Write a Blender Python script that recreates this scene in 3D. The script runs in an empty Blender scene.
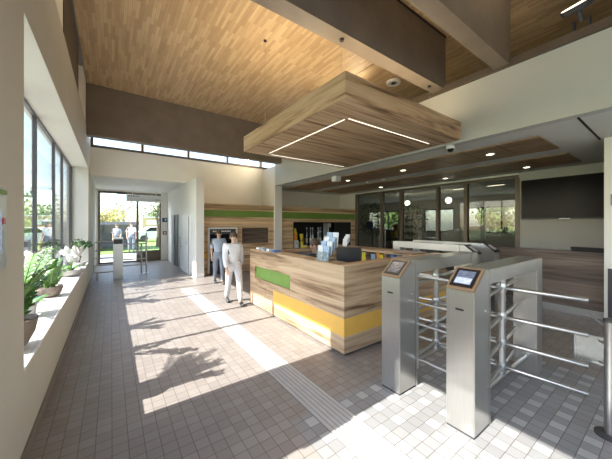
import bpy, bmesh, math, random
from mathutils import Vector, Matrix
random.seed(7)
PI = math.pi
scene = bpy.context.scene
COL = scene.collection

# ------------------------------------------------------------------ camera, world, lights, exposure
cam_d = bpy.data.cameras.new('camera'); cam = bpy.data.objects.new('camera', cam_d); COL.objects.link(cam)
cam_d.sensor_width = 36.0; cam_d.lens = 36.0 * 272.0 / 612.0
cam_d.shift_y = -5.5 / 612.0
cam_d.clip_start = 0.05; cam_d.clip_end = 500
cam.location = (0, 0, 1.6); cam.rotation_euler = (PI / 2, 0, -math.radians(35.58))
scene.camera = cam

world = bpy.data.worlds.new('sky'); scene.world = world; world.use_nodes = True
wn = world.node_tree; wn.nodes.clear()
w_out = wn.nodes.new('ShaderNodeOutputWorld'); w_bg = wn.nodes.new('ShaderNodeBackground')
w_sky = wn.nodes.new('ShaderNodeTexSky'); w_sky.sky_type = 'NISHITA'; w_sky.sun_disc = False
w_sky.sun_elevation = math.radians(43.7); w_sky.sun_rotation = math.radians(-90)
w_sky.air_density = 1.0; w_sky.dust_density = 1.5; w_sky.ozone_density = 1.0
wn.links.new(w_sky.outputs[0], w_bg.inputs[0]); wn.links.new(w_bg.outputs[0], w_out.inputs[0])
w_bg.inputs[1].default_value = 0.50

sun_d = bpy.data.lights.new('sun', 'SUN'); sun = bpy.data.objects.new('sun', sun_d); COL.objects.link(sun)
sun_d.energy = 11.5; sun_d.angle = math.radians(0.5); sun_d.color = (1.0, 0.95, 0.88)
sun.location = (-12, 4, 12); sun.rotation_euler = (0, -math.radians(48.8), 0)


def area(name, loc, rot, sx, sy, energy, color=(1, 1, 1)):
    d = bpy.data.lights.new(name, 'AREA'); d.shape = 'RECTANGLE'; d.size = sx; d.size_y = sy
    d.energy = energy; d.color = color
    o = bpy.data.objects.new(name, d); o.location = loc; o.rotation_euler = rot; COL.objects.link(o)
    return o


# added fill lamps standing in for daylight at the openings, entrance and cafe
area('daylight_fill_rear', (2.0, -3.05, 1.9), (PI / 2, 0, 0), 5.0, 2.4, 8, (0.93, 0.97, 1.0))
area('daylight_fill_side', (-1.05, -0.4, 1.9), (0, -PI / 2, 0), 2.2, 3.6, 6, (0.9, 0.95, 1.0))
area('daylight_fill_entrance', (0.7, 15.0, 4.3), (-math.radians(62), 0, 0), 2.4, 1.2, 170, (0.95, 0.98, 1.0))
area('daylight_fill_cafe', (14.6, 8.0, 2.2), (0, PI / 2, 0), 1.6, 9.0, 30, (0.95, 0.98, 1.0))

vs = scene.view_settings
vs.view_transform = 'Standard'; vs.look = 'None'; vs.gamma = 1.0; vs.use_curve_mapping = False
vs.exposure = 0.58

# ------------------------------------------------------------------ node helpers and materials
def new_mat(name):
    m = bpy.data.materials.new(name); m.use_nodes = True
    nt = m.node_tree
    return m, nt, nt.nodes['Principled BSDF']


def mth(nt, op, a, b=None, c=None):
    n = nt.nodes.new('ShaderNodeMath'); n.operation = op
    for i, v in enumerate((a, b, c)):
        if v is None: continue
        if isinstance(v, (int, float)): n.inputs[i].default_value = v
        else: nt.links.new(v, n.inputs[i])
    return n.outputs[0]


def mixc(nt, fac, a, b):
    n = nt.nodes.new('ShaderNodeMix'); n.data_type = 'RGBA'
    for s, v in ((n.inputs[0], fac), (n.inputs[6], a), (n.inputs[7], b)):
        if isinstance(v, (int, float)): s.default_value = v
        elif isinstance(v, tuple): s.default_value = (*v[:3], 1)
        else: nt.links.new(v, s)
    return n.outputs[2]


def coords(nt, kind='Object'):
    if kind == 'Position':
        return nt.nodes.new('ShaderNodeNewGeometry').outputs['Position']
    return nt.nodes.new('ShaderNodeTexCoord').outputs[kind]


def mapping(nt, vec, scale=(1, 1, 1), rot=(0, 0, 0), loc=(0, 0, 0)):
    n = nt.nodes.new('ShaderNodeMapping'); nt.links.new(vec, n.inputs[0])
    n.inputs['Scale'].default_value = scale; n.inputs['Rotation'].default_value = rot; n.inputs['Location'].default_value = loc
    return n.outputs[0]


def noise(nt, vec, scale=5, detail=3, rough=0.5, dist=0.0):
    n = nt.nodes.new('ShaderNodeTexNoise'); nt.links.new(vec, n.inputs['Vector'])
    n.inputs['Scale'].default_value = scale; n.inputs['Detail'].default_value = detail
    n.inputs['Roughness'].default_value = rough; n.inputs['Distortion'].default_value = dist
    return n.outputs['Fac']


def ramp(nt, fac, stops):
    n = nt.nodes.new('ShaderNodeValToRGB'); nt.links.new(fac, n.inputs[0])
    e = n.color_ramp.elements
    while len(e) < len(stops): e.new(0.5)
    for i, (p, c) in enumerate(stops):
        e[i].position = p; e[i].color = (*c, 1)
    return n.outputs[0]


def bump(nt, bsdf, h, strength=0.2, dist=0.01):
    n = nt.nodes.new('ShaderNodeBump'); n.inputs['Strength'].default_value = strength
    n.inputs['Distance'].default_value = dist
    nt.links.new(h, n.inputs['Height']); nt.links.new(n.outputs[0], bsdf.inputs['Normal'])


def plain(name, col, rough=0.5, metal=0.0, var=0.06, scale=6.0, emit=None, estr=0.0, spec=None, coat=0.0):
    m, nt, b = new_mat(name)
    f = noise(nt, coords(nt, 'Position'), scale, 4)
    d = tuple(max(0, c * (1 - var)) for c in col); l = tuple(min(1, c * (1 + var)) for c in col)
    nt.links.new(ramp(nt, f, [(0.3, d), (0.7, l)]), b.inputs['Base Color'])
    b.inputs['Roughness'].default_value = rough; b.inputs['Metallic'].default_value = metal
    if spec is not None: b.inputs['Specular IOR Level'].default_value = spec
    if coat: b.inputs['Coat Weight'].default_value = coat
    if emit:
        b.inputs['Emission Color'].default_value = (*emit, 1); b.inputs['Emission Strength'].default_value = estr
    return m


def wood(name, axis, cols, zs=9.0, ls=0.55, rough=0.45, band=0.0, seed=0.0):
    """streaky laminate; axis = the direction(s) the figure runs along, e.g. 'xy' for upright faces"""
    m, nt, b = new_mat(name)
    p = coords(nt, 'Position')
    sc = tuple(ls if a in axis else zs for a in 'xyz')
    v = mapping(nt, p, sc, (0, 0, 0), (seed, seed * 1.7, seed * 0.6))
    f1 = noise(nt, v, 1.0, 5, 0.55, 1.1)
    f2 = noise(nt, mapping(nt, p, tuple(c * 3.2 for c in sc), (0, 0, 0), (seed, 3, 1)), 1.0, 4, 0.6, 0.6)
    f = mth(nt, 'ADD', mth(nt, 'MULTIPLY', f1, 0.72), mth(nt, 'MULTIPLY', f2, 0.28))
    c = ramp(nt, f, [(0.36, cols[0]), (0.435, cols[1]), (0.50, cols[2]), (0.62, cols[3])])
    if band:
        sep = nt.nodes.new('ShaderNodeSeparateXYZ'); nt.links.new(p, sep.inputs[0])
        i = mth(nt, 'FLOOR', mth(nt, 'DIVIDE', sep.outputs['Y' if 'x' in axis and 'y' not in axis else 'Z'], band))
        wnz = nt.nodes.new('ShaderNodeTexWhiteNoise'); wnz.noise_dimensions = '1D'; nt.links.new(i, wnz.inputs['W'])
        k = mth(nt, 'ADD', mth(nt, 'MULTIPLY', wnz.outputs[0], 0.45), 0.72)
        c = mixc(nt, 1.0, c, c)
        mul = nt.nodes.new('ShaderNodeMix'); mul.data_type = 'RGBA'; mul.blend_type = 'MULTIPLY'; mul.inputs[0].default_value = 1
        nt.links.new(c, mul.inputs[6])
        cmb = nt.nodes.new('ShaderNodeCombineColor')
        for q in range(3): nt.links.new(k, cmb.inputs[q])
        nt.links.new(cmb.outputs[0], mul.inputs[7]); c = mul.outputs[2]
    nt.links.new(c, b.inputs['Base Color'])
    b.inputs['Roughness'].default_value = rough
    return m


WALNUT = [(0.14, 0.08, 0.042), (0.32, 0.205, 0.115), (0.475, 0.33, 0.20), (0.60, 0.45, 0.295)]
WALLWOOD = [(0.19, 0.105, 0.05), (0.44, 0.28, 0.15), (0.62, 0.43, 0.25), (0.74, 0.55, 0.35)]
GREYWOOD = [(0.065, 0.04, 0.028), (0.105, 0.072, 0.053), (0.145, 0.105, 0.08), (0.175, 0.132, 0.102)]
MT = {}
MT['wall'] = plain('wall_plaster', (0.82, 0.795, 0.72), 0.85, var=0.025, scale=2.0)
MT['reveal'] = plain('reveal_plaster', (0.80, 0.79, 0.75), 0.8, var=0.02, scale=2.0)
MT['pier'] = plain('beige_pier_wall', (0.54, 0.525, 0.465), 0.85, var=0.025, scale=2.0)  # even beige for the window-side wall, darker than the main plaster
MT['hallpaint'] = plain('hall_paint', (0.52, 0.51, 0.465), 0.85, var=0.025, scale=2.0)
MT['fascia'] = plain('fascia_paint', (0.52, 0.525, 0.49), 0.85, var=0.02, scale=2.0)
MT['white'] = plain('white_lacquer', (0.78, 0.78, 0.76), 0.4, var=0.02)
MT['ceil'] = plain('white_ceiling', (0.66, 0.66, 0.63), 0.85, var=0.02)
MT['skirt'] = plain('skirting_tile', (0.22, 0.19, 0.16), 0.5, var=0.08, scale=9)
MT['walnut'] = wood('walnut_laminate', 'xy', WALNUT, 8.5, 0.5, 0.42, seed=2.0)
MT['walnut_flat'] = wood('walnut_laminate_flat', 'x', WALNUT, 7.0, 0.45, 0.42, seed=5.0)
CANOPYWOOD = [(0.15, 0.082, 0.042), (0.38, 0.24, 0.135), (0.53, 0.365, 0.22), (0.63, 0.465, 0.305)]
MT['canopy_side'] = wood('canopy_laminate', 'xy', CANOPYWOOD, 8.5, 0.5, 0.42, seed=2.0)
MT['canopy_flat'] = wood('canopy_laminate_flat', 'x', CANOPYWOOD, 9.0, 0.4, 0.42, seed=5.0)
MT['walnut_wall'] = wood('walnut_wall_boards', 'xy', WALLWOOD, 11.0, 0.35, 0.5, band=0.105, seed=9.0)
MT['greywood'] = wood('smoked_wood', 'xy', GREYWOOD, 10.0, 0.5, 0.5, band=0.14, seed=4.0)
MT['panelwood'] = wood('ceiling_panel_wood', 'y', [(0.16, 0.09, 0.045), (0.25, 0.15, 0.08), (0.33, 0.21, 0.12), (0.38, 0.25, 0.15)], 18.0, 1.2, 0.5, seed=6.0)
MT['beam'] = plain('stained_beam', (0.19, 0.155, 0.12), 0.6, var=0.12, scale=3.0)
MT['trimwood'] = plain('stained_trim', (0.10, 0.076, 0.056), 0.6, var=0.12, scale=5.0)
MT['yellow'] = plain('yellow_laminate', (0.78, 0.45, 0.085), 0.45, var=0.03)
MT['green'] = plain('green_laminate', (0.165, 0.29, 0.055), 0.5, var=0.04)
MT['black'] = plain('black_plastic', (0.016, 0.016, 0.018), 0.35, var=0.1)
MT['matteblack'] = plain('matte_black', (0.012, 0.012, 0.013), 0.8, var=0.1)
MT['dark'] = plain('dark_grey', (0.05, 0.05, 0.055), 0.5, var=0.1)
MT['frame'] = plain('anthracite_window_frame', (0.055, 0.055, 0.055), 0.45, var=0.08)
MT['bronze'] = plain('bronze_frame', (0.145, 0.115, 0.085), 0.4, 0.3, var=0.08)
MT['tan'] = plain('tan_terminal_frame', (0.30, 0.195, 0.115), 0.45, var=0.05)
MT['grey'] = plain('mid_grey', (0.28, 0.28, 0.28), 0.5)
MT['tvglass'] = plain('tv_glass', (0.008, 0.009, 0.012), 0.2, var=0.1, spec=0.1)
MT['silver'] = plain('silver_paint', (0.6, 0.6, 0.6), 0.35, 0.6)
MT['terracotta'] = plain('stoneware_pot', (0.20, 0.155, 0.125), 0.6, var=0.15, scale=12)
MT['stone'] = plain('grey_stone_bowl', (0.42, 0.41, 0.39), 0.7, var=0.1, scale=20)
MT['soil'] = plain('soil', (0.05, 0.035, 0.025), 0.95, var=0.3, scale=40)
MT['leaf'] = plain('glossy_leaf', (0.075, 0.17, 0.035), 0.32, var=0.45, scale=14)
MT['leaf_dark'] = plain('dark_leaf', (0.05, 0.11, 0.03), 0.5, var=0.45, scale=14)
MT['leaf_tree'] = plain('tree_leaf', (0.16, 0.26, 0.05), 0.6, var=0.45, scale=5)
MT['leaf_yellow'] = plain('yellowing_leaf', (0.42, 0.36, 0.07), 0.6, var=0.35, scale=4)
MT['leaf_olive'] = plain('olive_leaf', (0.24, 0.24, 0.11), 0.6, var=0.35, scale=4)
MT['bark'] = plain('bark', (0.13, 0.09, 0.06), 0.9, var=0.3, scale=20)
MT['stem'] = plain('green_stem', (0.12, 0.22, 0.06), 0.5, var=0.2)
MT['petal'] = plain('white_petal', (0.85, 0.85, 0.83), 0.6, var=0.03)
MT['grass'] = plain('lawn_grass', (0.17, 0.28, 0.06), 0.9, var=0.3, scale=8)
MT['paving'] = plain('outdoor_paving', (0.42, 0.41, 0.40), 0.85, var=0.1, scale=2)
MT['shed'] = plain('shelter_cladding', (0.13, 0.14, 0.16), 0.6, var=0.1)
MT['brickwarm'] = plain('tan_facade', (0.50, 0.37, 0.20), 0.85, var=0.08)
MT['red'] = plain('red_paint', (0.55, 0.05, 0.05), 0.35)
MT['blue'] = plain('blue_print', (0.05, 0.16, 0.45), 0.45, var=0.1)
MT['paleblue'] = plain('pale_blue_print', (0.33, 0.46, 0.62), 0.5, var=0.2, scale=30)
MT['paper'] = plain('printed_paper', (0.70, 0.72, 0.74), 0.6, var=0.2, scale=40)
MT['orange'] = plain('orange_plastic', (0.85, 0.33, 0.03), 0.4)
MT['lemon'] = plain('lemon_plastic', (0.85, 0.70, 0.05), 0.4)
MT['signblue'] = plain('sign_navy', (0.015, 0.06, 0.16), 0.4)
MT['signred'] = plain('sign_maroon', (0.22, 0.04, 0.03), 0.4)
MT['led'] = plain('led_diffuser', (0.9, 0.88, 0.8), 0.5, emit=(1.0, 0.92, 0.76), estr=1.1)
MT['lampglow'] = plain('downlight_diffuser', (0.9, 0.9, 0.85), 0.5, emit=(1.0, 0.88, 0.68), estr=5.0)
MT['globe'] = plain('globe_glass_lit', (0.9, 0.9, 0.85), 0.5, emit=(1.0, 0.92, 0.75), estr=6.0)
MT['flood'] = plain('floodlight_lens', (0.9, 0.85, 0.7), 0.4, emit=(1.0, 0.80, 0.52), estr=3.0)
MT['skin'] = plain('skin', (0.55, 0.35, 0.25), 0.6, var=0.05)
MT['hair'] = plain('brown_hair', (0.07, 0.045, 0.03), 0.7, var=0.2, scale=30)


def steel_mat():
    m, nt, b = new_mat('brushed_steel')
    v = mapping(nt, coords(nt, 'Position'), (60, 60, 2.0))
    f = noise(nt, v, 3, 4, 0.6)
    nt.links.new(ramp(nt, f, [(0.3, (0.50, 0.49, 0.465)), (0.7, (0.55, 0.54, 0.515))]), b.inputs['Base Color'])
    b.inputs['Metallic'].default_value = 0.92
    b.inputs['Roughness'].default_value = 0.30
    return m


MT['steel'] = steel_mat()
MT['tube'] = plain('polished_tube', (0.44, 0.44, 0.435), 0.28, 0.95, var=0.03)


def glass_mat(name, tint=(1, 1, 1), refl=1.0, ior=1.5, body=0.0, bodycol=(0.6, 0.65, 0.62)):
    m = bpy.data.materials.new(name); m.use_nodes = True; nt = m.node_tree; nt.nodes.clear()
    out = nt.nodes.new('ShaderNodeOutputMaterial'); tr = nt.nodes.new('ShaderNodeBsdfTransparent')
    gl = nt.nodes.new('ShaderNodeBsdfGlossy'); lw_ = nt.nodes.new('ShaderNodeLayerWeight'); mx = nt.nodes.new('ShaderNodeMixShader')
    lw_.inputs[0].default_value = 0.5
    tr.inputs[0].default_value = (*tint, 1); gl.inputs['Roughness'].default_value = 0.015
    f0 = ((ior - 1) / (ior + 1)) ** 2
    sch = mth(nt, 'ADD', mth(nt, 'MULTIPLY', mth(nt, 'POWER', lw_.outputs['Facing'], 5.0), 1 - f0), f0)
    nt.links.new(mth(nt, 'MULTIPLY', sch, refl), mx.inputs[0])
    base = tr.outputs[0]
    if body:
        df = nt.nodes.new('ShaderNodeBsdfDiffuse'); df.inputs[0].default_value = (*bodycol, 1)
        m2 = nt.nodes.new('ShaderNodeMixShader'); m2.inputs[0].default_value = body
        nt.links.new(base, m2.inputs[1]); nt.links.new(df.outputs[0], m2.inputs[2]); base = m2.outputs[0]
    nt.links.new(base, mx.inputs[1]); nt.links.new(gl.outputs[0], mx.inputs[2]); nt.links.new(mx.outputs[0], out.inputs[0])
    return m


MT['glass'] = glass_mat('window_glass', (0.97, 0.98, 0.98))
MT['partglass'] = glass_mat('tinted_partition_glass', (0.48, 0.49, 0.47), 1.3)
MT['acrylic'] = glass_mat('acrylic_flap', (0.88, 0.92, 0.92), 1.6, 1.6, 0.10)


def floor_mat():
    m, nt, b = new_mat('floor_tiles')
    p = coords(nt, 'Position')
    s = nt.nodes.new('ShaderNodeSeparateXYZ'); nt.links.new(p, s.inputs[0])
    T = 0.0975
    gx = mth(nt, 'DIVIDE', mth(nt, 'SUBTRACT', s.outputs[0], 0.10125 - 0.195 * 40), T)
    gy = mth(nt, 'DIVIDE', mth(nt, 'SUBTRACT', s.outputs[1], -0.04075 - 0.195 * 40), T)
    ix, iy = mth(nt, 'FLOOR', gx), mth(nt, 'FLOOR', gy)
    fx, fy = mth(nt, 'FRACT', gx), mth(nt, 'FRACT', gy)
    ex = mth(nt, 'ABSOLUTE', mth(nt, 'SUBTRACT', fx, 0.5)); ey = mth(nt, 'ABSOLUTE', mth(nt, 'SUBTRACT', fy, 0.5))
    grout = mth(nt, 'GREATER_THAN', mth(nt, 'MAXIMUM', ex, ey), 0.474)
    cmb = nt.nodes.new('ShaderNodeCombineXYZ'); nt.links.new(ix, cmb.inputs[0]); nt.links.new(iy, cmb.inputs[1])
    wz = nt.nodes.new('ShaderNodeTexWhiteNoise'); wz.noise_dimensions = '2D'; nt.links.new(cmb.outputs[0], wz.inputs['Vector'])
    tile = ramp(nt, wz.outputs['Value'], [(0.0, (0.235, 0.208, 0.190)), (1.0, (0.285, 0.256, 0.236))])
    cool = ramp(nt, wz.outputs['Value'], [(0.0, (0.235, 0.235, 0.235)), (1.0, (0.285, 0.285, 0.285))])
    # paler paving field before the turnstiles; its cool grey partly imitates sky light
    near = mth(nt, 'LESS_THAN', s.outputs[1], 1.865)
    far_x = mth(nt, 'MULTIPLY', mth(nt, 'GREATER_THAN', s.outputs[0], 1.17), mth(nt, 'LESS_THAN', s.outputs[0], 4.1))
    zone = mth(nt, 'MULTIPLY', near, far_x)
    tile = mixc(nt, zone, tile, cool)
    ev = mth(nt, 'MULTIPLY', mth(nt, 'LESS_THAN', mth(nt, 'MODULO', ix, 2.0), 0.5), mth(nt, 'LESS_THAN', mth(nt, 'MODULO', iy, 2.0), 0.5))
    light = mth(nt, 'MULTIPLY', ev, zone)
    tile = mixc(nt, light, tile, (0.39, 0.395, 0.40))
    st = noise(nt, mapping(nt, p, (1, 1, 1)), 1.4, 5, 0.6)
    mul = nt.nodes.new('ShaderNodeMix'); mul.data_type = 'RGBA'; mul.blend_type = 'MULTIPLY'; mul.inputs[0].default_value = 1
    nt.links.new(tile, mul.inputs[6]); nt.links.new(ramp(nt, st, [(0.3, (0.9,) * 3), (0.7, (1.0,) * 3)]), mul.inputs[7])
    c = mixc(nt, grout, mul.outputs[2], (0.12, 0.105, 0.095))
    nt.links.new(c, b.inputs['Base Color'])
    b.inputs['Roughness'].default_value = 0.42; b.inputs['Specular IOR Level'].default_value = 0.4
    bump(nt, b, mth(nt, 'SUBTRACT', 1.0, grout), 0.15, 0.003)
    return m


def ceiling_mat():
    m, nt, b = new_mat('butcher_block_ceiling')
    p = coords(nt, 'Position')
    v = mapping(nt, p, (1, 1, 1), (0, 0, PI / 2))
    br = nt.nodes.new('ShaderNodeTexBrick'); nt.links.new(v, br.inputs['Vector'])
    br.offset = 0.37; br.offset_frequency = 2; br.squash = 1.0
    br.inputs['Scale'].default_value = 1.0; br.inputs['Brick Width'].default_value = 0.42; br.inputs['Row Height'].default_value = 0.052
    br.inputs['Mortar Size'].default_value = 0.0012; br.inputs['Mortar Smooth'].default_value = 0.3
    br.inputs['Color1'].default_value = (0.42, 0.285, 0.15, 1); br.inputs['Color2'].default_value = (0.60, 0.44, 0.25, 1)
    br.inputs['Mortar'].default_value = (0.28, 0.19, 0.10, 1)
    g = noise(nt, mapping(nt, p, (30, 1.5, 1)), 1.5, 4, 0.6)
    mul = nt.nodes.new('ShaderNodeMix'); mul.data_type = 'RGBA'; mul.blend_type = 'MULTIPLY'; mul.inputs[0].default_value = 1
    nt.links.new(br.outputs['Color'], mul.inputs[6]); nt.links.new(ramp(nt, g, [(0.3, (0.86, 0.85, 0.84)), (0.7, (1, 1, 1))]), mul.inputs[7])
    # fine acoustic grooves along the boards
    s = nt.nodes.new('ShaderNodeSeparateXYZ'); nt.links.new(p, s.inputs[0])
    gr = mth(nt, 'LESS_THAN', mth(nt, 'FRACT', mth(nt, 'DIVIDE', s.outputs[0], 0.026)), 0.16)
    c = mixc(nt, mth(nt, 'MULTIPLY', gr, 0.22), mul.outputs[2], (0.12, 0.07, 0.03))
    nt.links.new(c, b.inputs['Base Color']); b.inputs['Roughness'].default_value = 0.55
    return m


def sill_mat():
    m, nt, b = new_mat('white_sill_tiles')
    p = coords(nt, 'Position')
    br = nt.nodes.new('ShaderNodeTexBrick'); nt.links.new(mapping(nt, p, (1, 1, 1), (0, 0, 0), (0.02, 0, 0)), br.inputs['Vector'])
    br.offset = 0.0
    br.inputs['Scale'].default_value = 1.0; br.inputs['Brick Width'].default_value = 0.16; br.inputs['Row Height'].default_value = 0.20
    br.inputs['Mortar Size'].default_value = 0.003
    br.inputs['Color1'].default_value = (0.78, 0.77, 0.74, 1); br.inputs['Color2'].default_value = (0.72, 0.71, 0.69, 1)
    br.inputs['Mortar'].default_value = (0.5, 0.48, 0.45, 1)
    nt.links.new(br.outputs[0], b.inputs['Base Color']); b.inputs['Roughness'].default_value = 0.35
    return m


MT['floor'] = floor_mat(); MT['ceiling'] = ceiling_mat(); MT['sill'] = sill_mat()
MT['tactile_base'] = plain('tactile_base', (0.235, 0.225, 0.215), 0.6, var=0.04, scale=10)
MT['tactile'] = plain('tactile_ribs', (0.40, 0.395, 0.385), 0.5, var=0.04, scale=10)
MT['cafefloor'] = wood('cafe_floor_wood', 'y', GREYWOOD, 8, 0.6, 0.45, seed=3)


def screen_mat(name, c0, c1, strength):
    m, nt, b = new_mat(name)
    g = coords(nt, 'Object')
    f = noise(nt, mapping(nt, g, (30, 30, 60)), 1.0, 2)
    nt.links.new(ramp(nt, f, [(0.4, c0), (0.6, c1)]), b.inputs['Emission Color'])
    b.inputs['Emission Strength'].default_value = strength
    b.inputs['Base Color'].default_value = (0.02, 0.02, 0.03, 1); b.inputs['Roughness'].default_value = 0.15
    return m


MT['screen_a'] = screen_mat('screen_grey_page', (0.10, 0.12, 0.17), (0.16, 0.19, 0.26), 1.0)
MT['screen_b'] = screen_mat('screen_white_page', (0.45, 0.52, 0.68), (0.60, 0.66, 0.80), 1.0)
MT['screen_c'] = screen_mat('screen_dim_page', (0.10, 0.09, 0.085), (0.17, 0.155, 0.15), 1.0)

# ------------------------------------------------------------------ mesh helpers
ORG = {}


class MB:
    def __init__(s): s.bm = bmesh.new()

    def box(s, x0, x1, y0, y1, z0, z1):
        v = [s.bm.verts.new(p) for p in ((x0, y0, z0), (x1, y0, z0), (x1, y1, z0), (x0, y1, z0), (x0, y0, z1), (x1, y0, z1), (x1, y1, z1), (x0, y1, z1))]
        for f in ((3, 2, 1, 0), (4, 5, 6, 7), (0, 1, 5, 4), (1, 2, 6, 5), (2, 3, 7, 6), (3, 0, 4, 7)):
            s.bm.faces.new([v[i] for i in f])
        return s

    def hexa(s, pts):
        v = [s.bm.verts.new(p) for p in pts]
        for f in ((3, 2, 1, 0), (4, 5, 6, 7), (0, 1, 5, 4), (1, 2, 6, 5), (2, 3, 7, 6), (3, 0, 4, 7)):
            s.bm.faces.new([v[i] for i in f])
        return s

    def prism_y(s, poly, y0, y1):
        """polygon of (x, z) pushed from y0 to y1"""
        a = [s.bm.verts.new((x, y0, z)) for x, z in poly]; b = [s.bm.verts.new((x, y1, z)) for x, z in poly]
        n = len(poly); s.bm.faces.new(a); s.bm.faces.new(b[::-1])
        for i in range(n): s.bm.faces.new((a[(i + 1) % n], a[i], b[i], b[(i + 1) % n]))
        return s

    def path(s, pts, r, n=12, cap=True):
        pts = [Vector(p) for p in pts]; rings = []
        for i, p in enumerate(pts):
            t = (pts[min(i + 1, len(pts) - 1)] - pts[max(i - 1, 0)]).normalized()
            up = Vector((0, 0, 1)) if abs(t.z) < 0.95 else Vector((1, 0, 0))
            u = t.cross(up).normalized(); w = u.cross(t)
            rr = r[i] if isinstance(r, (list, tuple)) else r
            rings.append([s.bm.verts.new(p + (u * math.cos(2 * PI * k / n) + w * math.sin(2 * PI * k / n)) * rr) for k in range(n)])
        for a, b in zip(rings, rings[1:]):
            for k in range(n): s.bm.faces.new((a[k], a[(k + 1) % n], b[(k + 1) % n], b[k]))
        if cap: s.bm.faces.new(rings[0][::-1]); s.bm.faces.new(rings[-1])
        return s

    def tube(s, p, q, r, n=12): return s.path([p, q], r, n)

    def lathe(s, c, prof, n=24, axis='z', cap=True):
        rings = []
        for r, z in prof:
            ring = []
            for k in range(n):
                a = 2 * PI * k / n; x, y = r * math.cos(a), r * math.sin(a)
                if axis == 'z': ring.append(s.bm.verts.new((c[0] + x, c[1] + y, c[2] + z)))
                elif axis == 'x': ring.append(s.bm.verts.new((c[0] + z, c[1] + x, c[2] + y)))
                else: ring.append(s.bm.verts.new((c[0] + x, c[1] + z, c[2] + y)))
            rings.append(ring)
        for a, b in zip(rings, rings[1:]):
            for k in range(n): s.bm.faces.new((a[k], a[(k + 1) % n], b[(k + 1) % n], b[k]))
        if not cap: return s
        if prof[0][0] > 1e-4: s.bm.faces.new(rings[0][::-1])
        if prof[-1][0] > 1e-4: s.bm.faces.new(rings[-1])
        return s

    def ball(s, c, rx, ry=None, rz=None, seg=16):
        ry = rx if ry is None else ry; rz = rx if rz is None else rz
        bmesh.ops.create_uvsphere(s.bm, u_segments=seg, v_segments=seg // 2, radius=1.0,
                                  matrix=Matrix.Translation(c) @ Matrix.Diagonal((rx, ry, rz, 1)))
        return s

    def leaf(s, p, d, length, width, up=None, curl=0.15):
        """a bent two-part leaf blade from p along d"""
        p = Vector(p); d = Vector(d).normalized(); up = Vector(up or (0, 0, 1))
        w = d.cross(up)
        if w.length < 1e-3: w = d.cross(Vector((1, 0, 0)))
        w.normalize(); nn = w.cross(d)
        a = [p, p + d * length * .35 + w * width * .5, p + d * length * .75 + w * width * .36 - nn * curl * length * .3,
             p + d * length - nn * curl * length, p + d * length * .75 - w * width * .36 - nn * curl * length * .3, p + d * length * .35 - w * width * .5]
        m1 = p + d * length * .35 + nn * width * .12; m2 = p + d * length * .75 - nn * (curl * length * .3 - width * .08)
        V = [s.bm.verts.new(q) for q in a]; m1 = s.bm.verts.new(m1); m2 = s.bm.verts.new(m2)
        for f in ((V[0], V[1], m1), (V[1], V[2], m2, m1), (V[2], V[3], m2), (V[3], V[4], m2), (V[4], V[5], m1, m2), (V[5], V[0], m1)):
            s.bm.faces.new(f)
        return s

    def build(s, name, mat, parent=None, world=True, smooth=False, bev=0.0, label=None):
        if bev:
            bmesh.ops.bevel(s.bm, geom=[e for e in s.bm.edges], offset=bev, segments=2, affect='EDGES', clamp_overlap=True)
        off = ORG.get(parent.name, Vector()) if (parent and world) else Vector()
        if off.length: bmesh.ops.translate(s.bm, vec=-off, verts=s.bm.verts)
        if len(s.bm.faces) < 60000: bmesh.ops.recalc_face_normals(s.bm, faces=s.bm.faces)
        me = bpy.data.meshes.new(name); s.bm.to_mesh(me); s.bm.free()
        me.materials.append(MT[mat] if isinstance(mat, str) else mat)
        if smooth:
            for f in me.polygons: f.use_smooth = True
            try: me.set_sharp_from_angle(angle=math.radians(40))
            except Exception: pass
        o = bpy.data.objects.new(name, me); COL.objects.link(o)
        if parent:
            o.parent = parent; ORG[o.name] = off
        if label: o['label'] = label
        return o


def B(x0, x1, y0, y1, z0, z1): return MB().box(x0, x1, y0, y1, z0, z1)


def tag(o, label, cat, group=None):
    o['label'] = label; o['category'] = cat
    if group: o['group'] = group
    return o


def thing(name, label, cat, loc=(0, 0, 0), rz=0.0, group=None):
    o = bpy.data.objects.new(name, None); o.empty_display_size = 0.1; COL.objects.link(o)
    o.location = loc; o.rotation_euler = (0, 0, rz); ORG[o.name] = Vector(loc)
    return tag(o, label, cat, group)


def struct(o, kind='structure'):
    o['kind'] = kind
    return o


def copy_tree(o, parent=None):
    c = o.copy(); COL.objects.link(c)
    if parent: c.parent = parent
    for ch in list(o.children): copy_tree(ch, c)
    return c


# ------------------------------------------------------------------ the room shell
struct(B(-0.9, 9.2, -3.2, 13.6, -0.12, 0.0).build('floor', 'floor'))
struct(B(9.2, 15.3, 0.5, 17.0, -0.12, 0.0).build('floor_cafe', 'cafefloor'))

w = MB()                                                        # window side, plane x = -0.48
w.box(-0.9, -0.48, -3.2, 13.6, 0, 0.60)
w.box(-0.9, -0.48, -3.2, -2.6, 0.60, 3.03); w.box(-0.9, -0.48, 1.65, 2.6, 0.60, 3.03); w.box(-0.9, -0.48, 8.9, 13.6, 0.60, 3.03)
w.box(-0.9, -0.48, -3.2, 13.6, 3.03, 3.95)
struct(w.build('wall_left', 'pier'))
struct(B(-1.0, -0.86, -3.2, 9.77, 3.95, 5.0).build('wall_left_upper', 'wall'))
struct(B(-0.479, -0.465, -3.2, 13.5, 0, 0.085).build('baseboard_left', 'skirt'))

struct(B(-0.47, 7.2, -3.2, 10.1, 4.94, 5.15).build('ceiling', 'ceiling')); struct(B(-1.0, -0.47, -3.2, 10.1, 4.97, 5.15).build('ceiling_edge', 'grey'))
struct(B(7.0, 7.2, -3.2, 10.1, 3.1, 4.94).build('wall_roof_void', 'wall'))

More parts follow.
